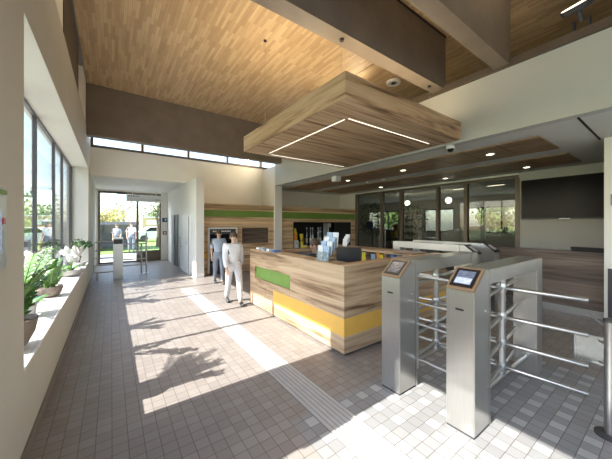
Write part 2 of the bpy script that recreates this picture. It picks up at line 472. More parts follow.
# end wall with the clerestory strip
w = MB(); w.box(-0.48, 2.04, 9.77, 10.0, 2.985, 3.78); w.box(2.27, 9.05, 9.77, 10.0, 0, 3.78); w.box(2.04, 2.27, 9.77, 10.0, 2.985, 3.78)
w.box(-0.9, 7.0, 9.77, 10.0, 4.72, 4.94)
struct(w.build('wall_end', 'wall'))
f = MB(); f.box(-0.48, 7.0, 9.74, 9.86, 3.78, 3.845); f.box(-0.48, 7.0, 9.74, 9.86, 4.66, 4.72)
for x in (-0.45, 0.78, 2.115, 3.455, 4.80, 6.1): f.box(x - 0.035, x + 0.035, 9.75, 9.85, 3.845, 4.66)
win3 = struct(f.build('window_3', 'bronze'))
g = struct(B(-0.48, 7.0, 9.795, 9.805, 3.845, 4.66).build('window_pane', 'glass', win3))

struct(MB().box(2.04, 2.27, 8.45, 13.5, 0, 2.985).build('wall_stub', 'reveal'))
struct(B(2.041, 2.27, 8.435, 8.45, 0, 0.085).build('baseboard_stub', 'white'))
struct(B(-0.9, 2.3, 10.0, 13.7, 2.985, 3.2).build('ceiling_vestibule', 'reveal'))
# entrance front
w = MB(); w.box(1.78, 2.04, 13.5, 13.7, 0, 2.985); w.box(-0.48, -0.43, 13.5, 13.7, 0, 2.985); w.box(-0.43, 1.78, 13.5, 13.7, 2.93, 2.985)
struct(w.build('wall_entrance', 'wall'))

# return wall, fascia and lower hall
struct(B(4.85, 5.15, 8.72, 9.77, 0, 3.72).build('wall_return', 'reveal'))
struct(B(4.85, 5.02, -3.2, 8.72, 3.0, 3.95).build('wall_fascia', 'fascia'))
struct(B(4.80, 5.04, -3.2, 8.72, 3.95, 4.06).build('trim_1', 'trimwood'))
struct(B(5.02, 9.2, -3.2, 9.77, 3.0, 3.1).build('ceiling_lower', 'ceil'))
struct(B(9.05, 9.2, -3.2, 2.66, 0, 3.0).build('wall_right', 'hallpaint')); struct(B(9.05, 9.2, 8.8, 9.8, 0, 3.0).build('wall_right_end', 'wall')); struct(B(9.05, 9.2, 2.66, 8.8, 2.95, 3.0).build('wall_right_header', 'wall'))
struct(B(6.54, 6.76, -3.2, 0.78, 0, 3.0).build('wall_hall', 'wall'))
struct(B(6.515, 6.54, -0.3, 0.736, 0.0, 0.88).build('trim_2', 'dark'))
struct(B(4.98, 6.54, 0.815, 0.835, 2.985, 3.0).build('trim_3', 'matteblack'))      # ceiling slot of the folding partition
struct(B(-0.9, 9.2, -3.4, -3.2, 0.0, 0.6).build('wall_behind', 'wall'))
w = MB(); w.box(-0.9, 9.2, -3.4, -3.2, 3.1, 5.0); w.box(-0.9, -0.5, -3.4, -3.2, 0.6, 3.1); w.box(4.6, 9.2, -3.4, -3.2, 0.6, 3.1)
struct(w.build('wall_behind_upper', 'wall'))

# window side glazing
def side_window(name, y0, y1, mull):
    f = MB(); zt = 3.03; zb = 0.62
    f.box(-0.85, -0.80, y0, y1, zb, zb + 0.06); f.box(-0.85, -0.80, y0, y1, zt - 0.02, zt)
    f.box(-0.85, -0.80, y0, y0 + 0.05, zb + 0.06, zt - 0.02); f.box(-0.85, -0.80, y1 - 0.05, y1, zb + 0.06, zt - 0.02)
    for y in mull: f.box(-0.845, -0.805, y - 0.035, y + 0.035, zb + 0.06, zt - 0.02)
    o = struct(f.build(name, 'frame'))
    struct(B(-0.828, -0.822, y0 + 0.03, y1 - 0.03, zb + 0.03, zt - 0.03).build('window_pane', 'glass', o))
    struct(B(-0.9, -0.478, y0, y1, 0.60, 0.62).build('window_sill', 'sill', o))
    return o


side_window('window_1', 2.6, 8.9, (4.16, 5.0, 6.44, 7.42))
side_window('window_2', -2.6, 1.65, (-0.9,))

# timber clad wall with green band, hatch and bar recess
YW = 8.8
for nm, q in (('header', (2.27, 4.85, YW, 9.77, 2.05, 2.26)), ('header', (5.15, 9.05, YW, 9.77, 2.05, 2.26)), ('over_hatch', (2.27, 4.85, YW, 9.77, 1.47, 1.835)),
              ('beside_cabinet', (2.27, 3.62, YW, 9.77, 0, 1.47)), ('beside_hatch', (4.69, 4.85, YW, 9.77, 0, 1.47)), ('under_hatch', (3.62, 4.69, YW, 9.77, 0, 0.92)),
              ('hatch_back', (3.62, 4.69, YW + .16, 9.77, .92, 1.47)), ('over_bar', (5.15, 9.05, YW, 9.77, 1.68, 1.80)), ('beside_bar', (5.15, 5.69, YW, 9.77, 0, 1.68)),
              ('beside_bar', (8.8, 9.05, YW, 9.77, 0, 1.68)), ('under_bar', (5.69, 8.8, YW, 9.77, 0, .66))):
    struct(B(*q).build('wall_timber_' + nm, 'greywood' if nm == 'hatch_back' else 'walnut_wall'))
w = MB(); w.box(2.27, 4.85, YW + 0.012, 9.77, 1.835, 2.05); w.box(5.15, 9.05, YW + 0.012, 9.77, 1.80, 2.05)
struct(w.build('trim_4', 'green'))
for q in ((5.69, 8.8, 9.45, 9.76, .66, 1.68), (5.69, 5.70, YW + .02, 9.45, .66, 1.68), (8.79, 8.8, YW + .02, 9.45, .66, 1.68), (5.70, 8.79, YW + .02, 9.45, 1.67, 1.68), (7.85, 8.79, YW + .05, YW + .07, .66, 1.67)):
    struct(B(*q).build('trim_5', 'matteblack'))

# beams
for nm, y0, y1, z0, x0 in (('beam', 8.25, 8.5, 3.73, -0.86), ('beam', 2.50, 2.72, 4.0, -0.86), ('beam', 1.53, 1.73, 3.98, -0.86)):
    o = struct(B(x0, 4.85, y0, y1, z0, 4.94).build(nm, 'beam'))
struct(B(-0.62, -0.5, 2.9, 3.25, 3.95, 4.97).build('trim_6', 'frame')); struct(B(-0.62, -0.49, 3.6, 4.5, 3.95, 4.97).build('trim_7', 'wall'))
struct(B(-0.62, -0.5, 4.7, 6.6, 3.95, 4.97).build('trim_10', 'trimwood')); struct(B(-0.62, -0.49, 7.5, 8.2, 3.95, 4.97).build('trim_11', 'wall'))
struct(B(4.44, 4.452, 2.72, 8.25, 4.936, 4.94).build('trim_8', 'matteblack'))
struct(MB().box(-0.46, 4.85, 2.485, 2.50, 4.92, 4.94).build('trim_9', 'matteblack'))

# timber panels of the lower ceiling
for x0, x1 in ((5.5, 6.64), (7.26, 8.48)):
    y = 1.34
    while y < 8.6:
        struct(B(x0, x1, y + 0.008, y + 0.582, 2.975, 3.0).build('ceiling_panel', 'panelwood'))
        y += 0.59

# tactile guide strip
ts = struct(B(1.37, 1.655, -1.2, 7.2, 0, 0.003).build('floor_tactile_strip', 'tactile_base'))
w = MB()
for i in range(7): w.box(1.376 + i * 0.041, 1.402 + i * 0.041, -1.2, 7.2, 0.003, 0.009)
struct(w.build('ribs', 'tactile', ts))

# doors of the inner corridor wall
d1 = MB(); d1.box(2.0, 2.04, 9.28, 10.25, 0, 1.9); d1 = struct(d1.build('door_1', 'white'))
struct(B(2.005, 2.041, 9.14, 9.27, 0.02, 1.84).build('door_opening', 'matteblack', d1))
struct(B(1.99, 2.041, 9.10, 9.135, 0, 1.9).build('door_frame', 'white', d1))
struct(B(1.965, 2.0, 9.40, 9.44, 0.92, 1.04).build('door_handle', 'silver', d1))
d2 = struct(B(2.012, 2.041, 11.05, 11.6, 0, 1.95).build('door_2', 'dark'))
struct(B(1.98, 2.01, 11.62, 12.15, 0.0, 1.95).build('door_leaf', 'grey', d2))
struct(B(1.94, 1.98, 11.66, 11.70, 0.9, 1.05).build('door_handle', 'silver', d2))

# glass entrance doors
e = MB(); e.box(-0.43, 1.78, 13.52, 13.6, 2.84, 2.93); e.box(-0.43, -0.36, 13.52, 13.6, 0, 2.84); e.box(1.72, 1.78, 13.52, 13.6, 0, 2.84)
e.box(0.86, 0.94, 13.5, 13.62, 0, 2.84); e.box(-0.36, 0.86, 13.53, 13.59, 0, 0.06)
d3 = struct(e.build('door_3', 'bronze'))
struct(B(0.94, 1.72, 13.53, 13.59, 0.0, 0.46).build('kick_panel', 'bronze', d3))
struct(B(-0.36, 0.86, 13.555, 13.565, 0.06, 2.84).build('door_pane', 'glass', d3))
struct(B(0.94, 1.72, 13.555, 13.565, 0.46, 2.84).build('door_pane', 'glass', d3))

# glass partition to the cafe
f = MB(); f.box(9.07, 9.15, 2.66, 8.8, 2.87, 2.95); f.box(9.07, 9.15, 2.66, 8.8, 0, 0.08)
for y in (2.69, 4.03, 4.94, 6.38, 7.30, 8.72): f.box(9.03, 9.17, y - 0.05, y + 0.05, 0.08, 2.87)
win4 = struct(f.build('window_4', 'bronze'))
struct(B(9.105, 9.115, 2.7, 8.7, 0.08, 2.87).build('window_pane', 'partglass', win4))

# cafe shell
struct(B(9.2, 15.3, 0.5, 17.0, 3.0, 3.1).build('ceiling_cafe', 'ceil'))
w = MB(); w.box(15.0, 15.2, 0.5, 17.0, 0, 1.15); w.box(15.0, 15.2, 0.5, 17.0, 2.45, 3.0)
for a, b in ((0.5, 4.2), (6.6, 7.3), (9.0, 9.9), (13.3, 14.2)): w.box(15.0, 15.2, a, b, 1.15, 2.45)
struct(w.build('wall_cafe_far', 'wall'))
struct(B(9.2, 15.2, 16.8, 17.0, 0, 3.0).build('wall_cafe_end', 'wall'))
w = MB(); w.box(9.2, 15.2, 0.5, 0.7, 0, 3.0); struct(w.build('wall_cafe_side', 'wall'))
struct(B(9.05, 9.2, 9.8, 17.0, 0, 3.0).build('wall_cafe_near', 'wall'))
for n_, (a, b) in enumerate(((4.2, 6.6), (7.3, 9.0), (9.9, 13.3), (14.2, 17.0))):
    f = MB(); f.box(15.03, 15.1, a, b, 1.15, 1.21); f.box(15.03, 15.1, a, b, 2.39, 2.45)
    k = max(2, round((b - a) / 0.85))
    for i in range(k + 1):
        y = a + (b - a) * i / k; f.box(15.03, 15.1, max(a, y - 0.035), min(b, y + 0.035), 1.21, 2.39)
    o = struct(f.build('window_%d' % (5 + n_), 'frame'))
    struct(B(15.06, 15.07, a, b, 1.2, 2.4).build('window_pane', 'glass', o))

# ------------------------------------------------------------------ outdoors
struct(B(-60, -7, -30, 60, -0.2, -0.05).build('ground_side', 'grass')); struct(B(-7, -0.92, -30, 60, -0.2, -0.05).build('ground_bounce_strip', 'paving'))  # pale strip added to keep green grass bounce off the window reveal
struct(B(-0.92, 60, 13.7, 18.0, -0.2, -0.03).build('ground_forecourt', 'paving'))
struct(B(-0.92, 60, 18.0, 80, -0.2, -0.05).build('ground_lawn', 'grass'))
struct(B(15.3, 60, -20, 13.7, -0.2, -0.05).build('ground_garden', 'grass'))


def tree(name, label, loc, h, r, mat, n=900, leaf=0.22, zc=None, group=None, trunk=0.12, rz=None, sparse=1.0):
    t = thing(name, label, 'tree', loc, 0, group)
    zc = zc or h * 0.62; rz = rz or h * 0.38
    m = MB(); m.path([(0, 0, -0.05), (0.05, 0.03, h * .25), (-0.03, 0, h * .5), (0.04, 0.05, h * .75)], [trunk, trunk * .8, trunk * .55, trunk * .2], 8)
    for i in range(6):
        a = random.uniform(0, 2 * PI); z0 = h * random.uniform(.35, .6)
        m.path([(0, 0, z0), (math.cos(a) * r * .4, math.sin(a) * r * .4, z0 + h * .14), (math.cos(a) * r * .75, math.sin(a) * r * .75, z0 + h * .2)], [trunk * .4, trunk * .25, trunk * .08], 6)
    m.build('trunk', 'bark', t, world=False)
    m = MB(); clumps = []
    for i in range(22):
        a = random.uniform(0, 2 * PI); q = random.uniform(0.1, 1) ** .5 * .75; zz = random.uniform(-.8, .8)
        k = math.sqrt(max(0.05, 1 - zz * zz))
        clumps.append(Vector((math.cos(a) * r * q * k, math.sin(a) * r * q * k, zc + zz * rz)))
    for i in range(int(n * sparse)):
        c = random.choice(clumps); d = Vector((random.gauss(0, 1), random.gauss(0, 1), random.gauss(0, 1))).normalized()
        p = c + d * r * .34 * random.uniform(.3, 1)
        m.leaf(p, d + Vector((0, 0, -.3)), leaf * random.uniform(.7, 1.3), leaf * .55, up=(random.gauss(0, 1), random.gauss(0, 1), 1))
    m.build('foliage', mat, t, world=False)
    return t


# seen through the side window and shading the far end of the floor
tree('young_tree', 'slender young tree outside the far end of the side window, shading the floor', (-4.3, 8.9, -0.05), 5.8, .95, 'leaf_tree', 300, 0.2, zc=4.6, rz=1.0, trunk=0.07)
tree('garden_tree', 'broad green garden tree seen through the first clear pane of the side window', (-4.0, 18.2, -0.05), 3.9, 1.15, 'leaf_tree', 800, 0.17, zc=2.3, rz=1.2)
tree('garden_tree', 'green garden tree outside the side window, behind its second pane', (-2.5, 16.2, -0.05), 3.3, .9, 'leaf_tree', 700, 0.15, zc=2.05, rz=1.0)

# beyond the entrance doors
sh = thing('bicycle_shelter', 'dark flat-roofed bicycle shelter on the forecourt beyond the entrance doors', 'shelter', (-1.5, 22.0, -0.05))
m = MB(); m.box(-4.6, 1.45, 20.4, 23.6, 1.55, 1.74); m.build('roof', 'shed', sh)
B(-4.5, 1.4, 23.4, 23.55, -0.05, 1.55).build('rear_panel', 'shed', sh)
B(-3.55, -3.4, 20.6, 23.4, -0.05, 1.55).build('side_panel', 'shed', sh)
for x in (-2.2, -0.6, 1.2): B(x, x + 0.12, 20.5, 20.62, -0.05, 1.55).build('post', 'dark', sh)
tree('autumn_tree', 'yellow-green autumn tree above the bicycle shelter roof', (-1.2, 56, -0.05), 4.1, 3.6, 'leaf_yellow', 900, 0.42, zc=2.7, rz=1.6)
tree('bare_tree', 'thin half-bare olive tree rising behind the middle of the entrance doors', (1.9, 62, -0.05), 6.6, 2.6, 'leaf_olive', 330, 0.34, zc=4.0, rz=2.6, trunk=0.2)
tree('round_tree', 'rounded dark green tree behind the tan building beyond the entrance', (8.0, 70, -0.05), 5.0, 3.8, 'leaf_dark', 1000, 0.45, zc=3.2, rz=1.6)
tree('leafy_tree', 'bright green tree at the door jamb beyond the entrance', (2.75, 22.5, -0.05), 4.4, 1.0, 'leaf_tree', 260, 0.2, zc=3.2, rz=.8)
bd = thing('tan_building', 'tan two-tone building with a white upper sign across the lawn', 'building', (7, 50, -0.05))
B(3.9, 11.6, 49, 53, .8, 2.6).build('upper_wall', 'brickwarm', bd); B(4.1, 11.2, 49.3, 52.8, -0.05, .8).build('ground_floor', 'dark', bd)
B(3.8, 11.7, 48.8, 53.1, 2.6, 2.75).build('roof', 'white', bd); B(4.5, 6.4, 48.93, 49.0, 1.5, 2.2).build('sign_board', 'white', bd)


def car(name, label, loc, rz, mat):
    t = thing(name, label, 'car', loc, rz)
    prof = [(-2.0, .25), (-2.05, .6), (-1.95, .85), (-1.3, .95), (-.75, 1.38), (.6, 1.4), (1.15, .98), (1.95, .82), (2.08, .5), (2.0, .25)]
    MB().prism_y(prof, -.82, .82).build('body', mat, t, world=False, bev=.04)
    MB().prism_y([(-1.15, .97), (-.72, 1.32), (.55, 1.34), (1.0, .99)], -.835, .835).build('side_glass', 'tvglass', t, world=False)
    for x in (-1.25, 1.3):
        for y in (-.74, .74):
            MB().lathe((x, y, .31), [(.0, -.1), (.31, -.1), (.31, .1), (.0, .1)], 18, 'y').build('wheel', 'black', t, world=False)
    return t


car('parked_car', 'red parked car in front of the tan building', (4.6, 36.5, -0.05), 0.15, 'red')
car('parked_car', 'white parked car nearer the entrance than the red one', (3.6, 30.0, -0.05), 0.1, 'white')
tree('terrace_tree', 'green tree outside the far cafe window, behind the ficus', (18.5, 13.2, -0.05), 4.4, 1.8, 'leaf_tree', 900, 0.3, zc=2.4, rz=1.7)
tree('terrace_tree', 'green tree outside the cafe window nearest the television wall', (18.5, 6.2, -0.05), 4.4, 1.5, 'leaf_tree', 700, 0.3, zc=2.3, rz=1.6)

# ------------------------------------------------------------------ reception counter (island)
CX, CY, CE, CN = 2.276, 2.394, 4.66, 5.12
ct = thing('reception_counter', 'L-wrapped walnut reception counter with yellow band and green inset', 'counter', (2.9, 3.6, 0))
m = MB()                                                        # front panel, framed round the green recess
m.box(CX, CX + .03, CY, 3.61, .456, 1.095); m.box(CX, CX + .03, 4.90, CN, .456, 1.095)
m.box(CX, CX + .03, 3.61, 4.90, .456, .563); m.box(CX, CX + .03, 3.61, 4.90, .79, 1.095)
m.build('front_panel', 'walnut', ct)
B(CX + .03, CX + .042, 3.6, 4.91, .55, .80).build('green_inset', 'green', ct, label='green recessed panel')
B(CX + .03, CE, CY, CY + .03, .456, 1.095).build('end_panel', 'walnut', ct)
m = MB(); m.box(CX, CX + .03, CY, 4.16, .234, .456); m.box(CX + .03, CE, CY, CY + .03, .234, .456)
m.build('colour_band', 'yellow', ct, label='yellow band wrapping the corner')
m = MB(); m.box(CX, CX + .03, CY, 4.445, .03, .232); m.box(CX, CX + .03, 4.165, 4.445, .232, .454)
m.box(CX, CX + .03, 4.455, CN, .03, .454); m.box(CX + .03, CE, CY, CY + .03, .03, .232)
m.build('plinth_panel', 'walnut', ct)
m = MB(); m.box(CX + .03, CX + .06, CY + .03, CN, 0, .03); m.box(CX + .06, CE, CY + .03, CY + .06, 0, .03)
m.build('toe_kick', 'dark', ct)
m = MB(); m.box(CX + .03, CX + .26, CY + .2, CN, 1.075, 1.095); m.box(CX + .03, CE, CY + .03, CY + .2, 1.075, 1.095)
m.build('counter_top', 'walnut_flat', ct)
m = MB(); m.box(CX + .042, CX + .26, CY + .2, CN, .03, 1.075); m.box(CX + .042, CE - .02, CY + .03, CY + .2, .03, 1.075)
m.build('carcass', 'greywood', ct)
m = MB(); m.box(CX + .30, CX + .95, CY + .30, CN, .72, .75); m.box(CX + .95, 3.4, CY + .30, CY + .9, .72, .75)
m.build('inner_desk', 'greywood', ct)
m = MB(); m.box(CX + .30, 3.79, 4.82, CN, 1.0, 1.04); m.box(CX + .30, 3.79, CN - .03, CN, 0, 1.0); m.box(3.76, 3.79, 4.82, CN - .03, 0, 1.0)
m.build('rear_ledge', 'walnut', ct)

bs = thing('shelf_counter', 'walnut back counter with open shelf bays inside the reception island', 'counter', (4.4, 3.6, 0))
B(4.15, 4.66, CY + .33, 5.2, 1.05, 1.09).build('top', 'walnut', bs)
m = MB(); m.box(4.63, 4.66, CY + .33, 5.2, 0, 1.05)
m.build('back_panel', 'greywood', bs)
B(4.2, 4.63, CY + .33, 5.2, .785, .81).build('shelf', 'walnut', bs)
for y in (2.73, 3.28, 3.76, 4.24, 4.72, 5.17): B(4.18, 4.63, y, y + .025, 0, 1.05).build('divider', 'walnut', bs)

items = [(4.06, .10, .15, 'blue', 'blue carton'), (3.90, .12, .20, 'lemon', 'yellow carton'), (3.63, .10, .19, 'paleblue', 'pale blue folder box'),
         (3.50, .08, .23, 'orange', 'orange carton'), (3.42, .06, .20, 'lemon', 'slim yellow carton'), (3.35, .05, .17, 'signred', 'maroon carton'),
         (3.16, .09, .24, 'blue', 'tall blue box file'), (3.04, .08, .22, 'paleblue', 'light blue box file'), (2.90, .09, .23, 'paper', 'white box file')]
for y, wd, h, mt, lb in items:
    t = thing('storage_box', lb + ' standing in the back counter shelf bays', 'box', (4.34, y, .81), 0, 'boxes on the back counter shelf')
    B(4.24, 4.46, y - wd / 2, y + wd / 2, .81, .81 + h * .8).build('body', mt, t)
    B(4.235, 4.465, y - wd / 2 - .004, y + wd / 2 + .004, .81 + h * .8, .81 + h).build('lid', mt, t)

# things standing on the counter
br = thing('brochure_rack', 'stepped clear rack full of blue and white brochures at the counter corner', 'rack', (2.43, 2.95, 1.095))
m = MB()
for i in range(4): m.box(2.36 + .055 * i, 2.365 + .055 * i, 2.80, 3.06, 1.097 + .06 * i, 1.22 + .06 * i)
m.box(2.35, 2.58, 2.80, 3.06, 1.095, 1.10); m.build('holder', 'acrylic', br)
for i in range(4):
    for j in range(2):
        t = MB().hexa([(2.370 + .055 * i, 2.81 + .125 * j, 1.102 + .06 * i), (2.385 + .055 * i, 2.81 + .125 * j, 1.102 + .06 * i), (2.385 + .055 * i, 2.92 + .125 * j, 1.102 + .06 * i), (2.370 + .055 * i, 2.92 + .125 * j, 1.102 + .06 * i),
                       (2.395 + .055 * i, 2.81 + .125 * j, 1.30 + .06 * i), (2.408 + .055 * i, 2.81 + .125 * j, 1.30 + .06 * i), (2.408 + .055 * i, 2.92 + .125 * j, 1.30 + .06 * i), (2.395 + .055 * i, 2.92 + .125 * j, 1.30 + .06 * i)])
        o = t.build('brochure', ('paleblue', 'paper')[(i + j) % 2])
        tag(o, '%s brochure in the %s step of the counter rack, %s column' % (('pale blue', 'white')[(i + j) % 2], ('lowest', 'second', 'third', 'top')[i], ('camera-side', 'far')[j]), 'brochure', 'brochures in the counter rack')

mo = thing('monitor', 'black computer monitor on the inner desk behind the brochure rack', 'monitor', (3.05, 3.1, .75))
MB().lathe((3.05, 3.1, .75), [(.11, 0), (.11, .012), (.03, .02)], 20).build('base', 'black', mo, smooth=True)
B(3.03, 3.07, 3.08, 3.12, .76, 1.05).build('stand', 'black', mo)
c, s_ = math.cos(.5), math.sin(.5)
def rot(x, y): return (3.05 + x * c - y * s_, 3.1 + x * s_ + y * c)
def rbox(m, x0, x1, y0, y1, z0, z1):
    a = [rot(x0, y0), rot(x1, y0), rot(x1, y1), rot(x0, y1)]
    return m.hexa([(*p, z0) for p in a] + [(*p, z1) for p in a])
rbox(MB(), -.03, .02, -.20, .20, .98, 1.235).build('housing', 'black', mo, bev=.008)
rbox(MB(), .02, .024, -.185, .185, .995, 1.22).build('screen', 'tvglass', mo)

kb = thing('ticket_printer', 'low black ticket printer lying on the inner side of the counter', 'printer', (2.72, 3.72, .75))
B(2.62, 2.86, 3.55, 3.95, .75, 1.08).build('body', 'black', kb, bev=.01); B(2.66, 2.82, 3.6, 3.9, 1.08, 1.105).build('lid', 'dark', kb)
for i, (y, mt, lb) in enumerate(((4.32, 'blue', 'blue leaflet stack'), (4.52, 'paper', 'white leaflet stack'), (4.74, 'paleblue', 'pale blue leaflet stack'), (4.95, 'paper', 'white leaflet stack at the far end'))):
    o = B(2.36, 2.50, y - .05, y + .06, 1.095, 1.12 + .012 * (i % 2)).build('leaflet_stack', mt)
    tag(o, lb + ' lying on the far stretch of the counter top', 'leaflets', 'leaflet stacks on the counter')
cr = thing('card_rack', 'small upright card rack on the back counter under the cafe glass', 'rack', (4.40, 4.55, 1.09))
B(4.32, 4.47, 4.47, 4.63, 1.09, 1.10).build('base', 'acrylic', cr)
for i in range(3):
    MB().hexa([(4.34 + .04 * i, 4.48, 1.10 + .04 * i), (4.35 + .04 * i, 4.48, 1.10 + .04 * i), (4.35 + .04 * i, 4.62, 1.10 + .04 * i), (4.34 + .04 * i, 4.62, 1.10 + .04 * i),
               (4.36 + .04 * i, 4.48, 1.26 + .05 * i), (4.37 + .04 * i, 4.48, 1.26 + .05 * i), (4.37 + .04 * i, 4.62, 1.26 + .05 * i), (4.36 + .04 * i, 4.62, 1.26 + .05 * i)]).build('card', 'paper', cr)

# ------------------------------------------------------------------ hanging wooden canopy
KX0, KX1, KY0, KY1, KZ, KT = 2.09, 4.72, 2.18, 5.0, 3.0, 3.29
kp = thing('ceiling_canopy', 'suspended walnut canopy with a line of light hanging over the reception counter', 'canopy', (3.4, 3.6, KZ))
m = MB(); m.box(KX0, KX0 + .03, KY0, KY1, KZ, KT); m.box(KX1 - .03, KX1, KY0, KY1, KZ, KT)
m.box(KX0 + .03, KX1 - .03, KY0, KY0 + .03, KZ, KT); m.box(KX0 + .03, KX1 - .03, KY1 - .03, KY1, KZ, KT)
m.build('side_panel', 'canopy_side', kp)
B(KX0 + .03, KX1 - .03, KY0 + .03, KY1 - .03, KZ, KZ + .03).build('underside', 'canopy_flat', kp)
for a in ((2.532, 2.546, 2.66, 4.80), (2.56, 4.50, 2.602, 2.616), (2.62, 4.62, 4.857, 4.871)):
    B(a[0], a[1], a[2], a[3], KZ - .004, KZ + .001).build('light_strip', 'led', kp, label='glowing light strip')
for x, y, z in ((2.27, 4.45, 4.94), (2.43, 2.6, 4.0), (4.5, 4.45, 4.94), (4.5, 2.6, 4.0)):
    w_ = MB().tube((x, y, KT - .26), (x, y, z - .02), .0018, 6).build('cable', 'grey', kp)
    MB().lathe((x, y, z - .025), [(.028, 0), (.028, .025)], 14).build('cable_anchor', 'black', w_)
for i, (x, y, sx, sy, e_) in enumerate(((2.35, 3.9, .15, 1.9, 24), (3.5, 2.55, 1.9, .15, 13), (3.4, 4.7, 1.9, .15, 11))):
    area('canopy_uplight', (x, y, KT + .02), (PI, 0, 0), sx, sy, e_, (1.0, .80, .52))
area('canopy_strip_light', (2.54, 3.7, KZ - .02), (0, 0, 0), .04, 2.1, 7, (1.0, .86, .66))
area('canopy_strip_light', (3.5, 2.61, KZ - .02), (0, 0, 0), 1.9, .04, 7, (1.0, .86, .66))

# ------------------------------------------------------------------ turnstiles
W = .105
def turnstile(name, label, loc, rz, page, arms=True, group='turnstiles', frame='tan'):
    t = thing(name, label, 'turnstile', loc, rz, group)
    bx = lambda *a: B(*a)
    p = MB().prism_y([(0, 0.012), (.26, .012), (.26, 1.235), (.185, 1.235), (0, 1.09)], -W, W).build('front_pedestal', 'steel', t, world=False, bev=.006)
    B(.004, .256, -W + .004, W - .004, 0, .012).build('foot_plate', 'dark', t, world=False)
    # tilted terminal: frame, dark bezel, lit screen
    nx, nz = -.617, .787; tx, tz = .787, .617
    def slab(a, b, u0, u1, v0, v1):
        q = []
        for h in (a, b):
            for u_, v_ in ((u0, v0), (u1, v0), (u1, v1), (u0, v1)):
                q.append((tx * u_ + nx * h, v_, 1.09 + tz * u_ + nz * h))
        return MB().hexa(q)
    fr = slab(.0, .016, -.002, .238, -W, W).build('terminal_frame', frame, t, world=False, bev=.003, label='tan tilted terminal frame' if frame == 'tan' else 'black tilted terminal frame')
    slab(.016, .019, .022, .215, -.085, .085).build('bezel', 'black', fr, world=False)
    slab(.019, .021, .05, .19, -.062, .062).build('screen', page[0], fr, world=False)
    if page[1]: slab(.021, .022, .055, .115, -.058, .058).build('screen_text_block', page[1], fr, world=False)
    B(-.004, .0, -.03, .03, .935, .95).build('card_slot', 'black', t, world=False)
    MB().lathe((.20, -W - .008, .92), [(.009, 0), (.009, .012)], 10, 'y').build('lock', 'tube', t, world=False)
    MB().lathe((.235, -W - .008, .32), [(.008, 0), (.008, .012)], 10, 'y').build('lock', 'tube', t, world=False)
    B(.265, .285, -W, -W + .03, 0, 1.12).build('inner_post', 'steel', t, world=False)
    B(.262, 1.45, -W, W, 1.115, 1.235).build('top_beam', 'steel', t, world=False, bev=.004)
    B(1.45, 1.63, -W, W, 0, 1.235).build('rear_pedestal', 'steel', t, world=False, bev=.006)
    if not arms: return t
    MB().tube((.27, 0, .17), (1.45, 0, .17), .022, 10).build('base_rail', 'steel', t, world=False, smooth=True)
    m = MB(); m.tube((.82, 0, .19), (.82, 0, 1.115), .032, 16)
    for z in (.26, .48, .725, 1.0): m.lathe((.82, 0, z - .04), [(.038, 0), (.042, .02), (.042, .06), (.038, .08)], 16)
    rt = m.build('rotor_post', 'tube', t, world=False, smooth=True)
    for k in range(4):
        a = math.radians(-84 + 90 * k)
        for z in (.26, .48, .725, 1.0):
            e_ = Vector((.82 + .57 * math.cos(a), .57 * math.sin(a), z)); s0 = Vector((.82 + .03 * math.cos(a), .03 * math.sin(a), z))
            MB().path([s0, e_ - (e_ - s0) * .01, e_], [.0185, .0185, .014], 12).build('arm', 'tube', rt, world=False, smooth=True)
    return t


TX = 2.18
turnstile('turnstile', 'full-arm steel turnstile beside the flanged post, screen showing a white page', (TX, 1.015, 0), 0, ('screen_a', 'screen_b'))
turnstile('turnstile', 'full-arm steel turnstile next to the counter end, screen dim', (TX, 1.655, 0), 0, ('screen_c', None))
turnstile('turnstile', 'low steel entry unit behind the counter end, turned side-on', (5.0, 2.02, 0), PI / 2, ('screen_c', None), False, 'entry units', 'black')
turnstile('turnstile', 'low steel entry unit turned side-on near the smoked wood wall', (5.66, 1.98, 0), PI / 2, ('screen_c', None), False, 'entry units', 'black')

bg = thing('swing_gate', 'tubular steel swing gate closing the gap between the two turnstile pedestals', 'gate', (2.42, 1.52, 0))
MB().tube((2.485, 1.565, .16), (2.485, 1.565, 1.13), .016, 12).build('hinge_post', 'tube', bg, smooth=True)
for z in (.26, .61, .82, 1.085):
    MB().tube((2.485, 1.58, z), (2.485, 1.135, z), .0145, 12).build('bar', 'tube', bg, smooth=True)
MB().lathe((2.485, 1.565, .23), [(.026, 0), (.026, .05)], 14).build('hinge', 'tube', bg, smooth=True)

gp = thing('glass_flap_post', 'steel floor post with a small clear flap beside the turnstile arms', 'post', (3.06, .335, 0))
MB().tube((3.06, .335, .02), (3.06, .335, .86), .032, 20).build('post', 'tube', gp, smooth=True)
MB().lathe((3.06, .335, 0), [(.085, 0), (.085, .012), (.04, .02)], 22).build('base_flange', 'dark', gp, smooth=True)
MB().lathe((3.06, .335, .86), [(.036, 0), (.036, .02), (.015, .028)], 18).build('post_cap', 'dark', gp, smooth=True)
fl = B(3.125, 3.133, .375, .535, .49, .71).build('flap', 'acrylic', gp)
for p_, q_ in (((3.128, .54, .49), (3.128, .54, .71)), ((3.06, .335, .80), (3.128, .46, .88)), ((3.06, .335, .52), (3.128, .40, .52)), ((3.06, .335, .68), (3.128, .40, .68))):
    MB().tube(p_, q_, .007, 8).build('flap_bracket', 'tube', gp, smooth=True)

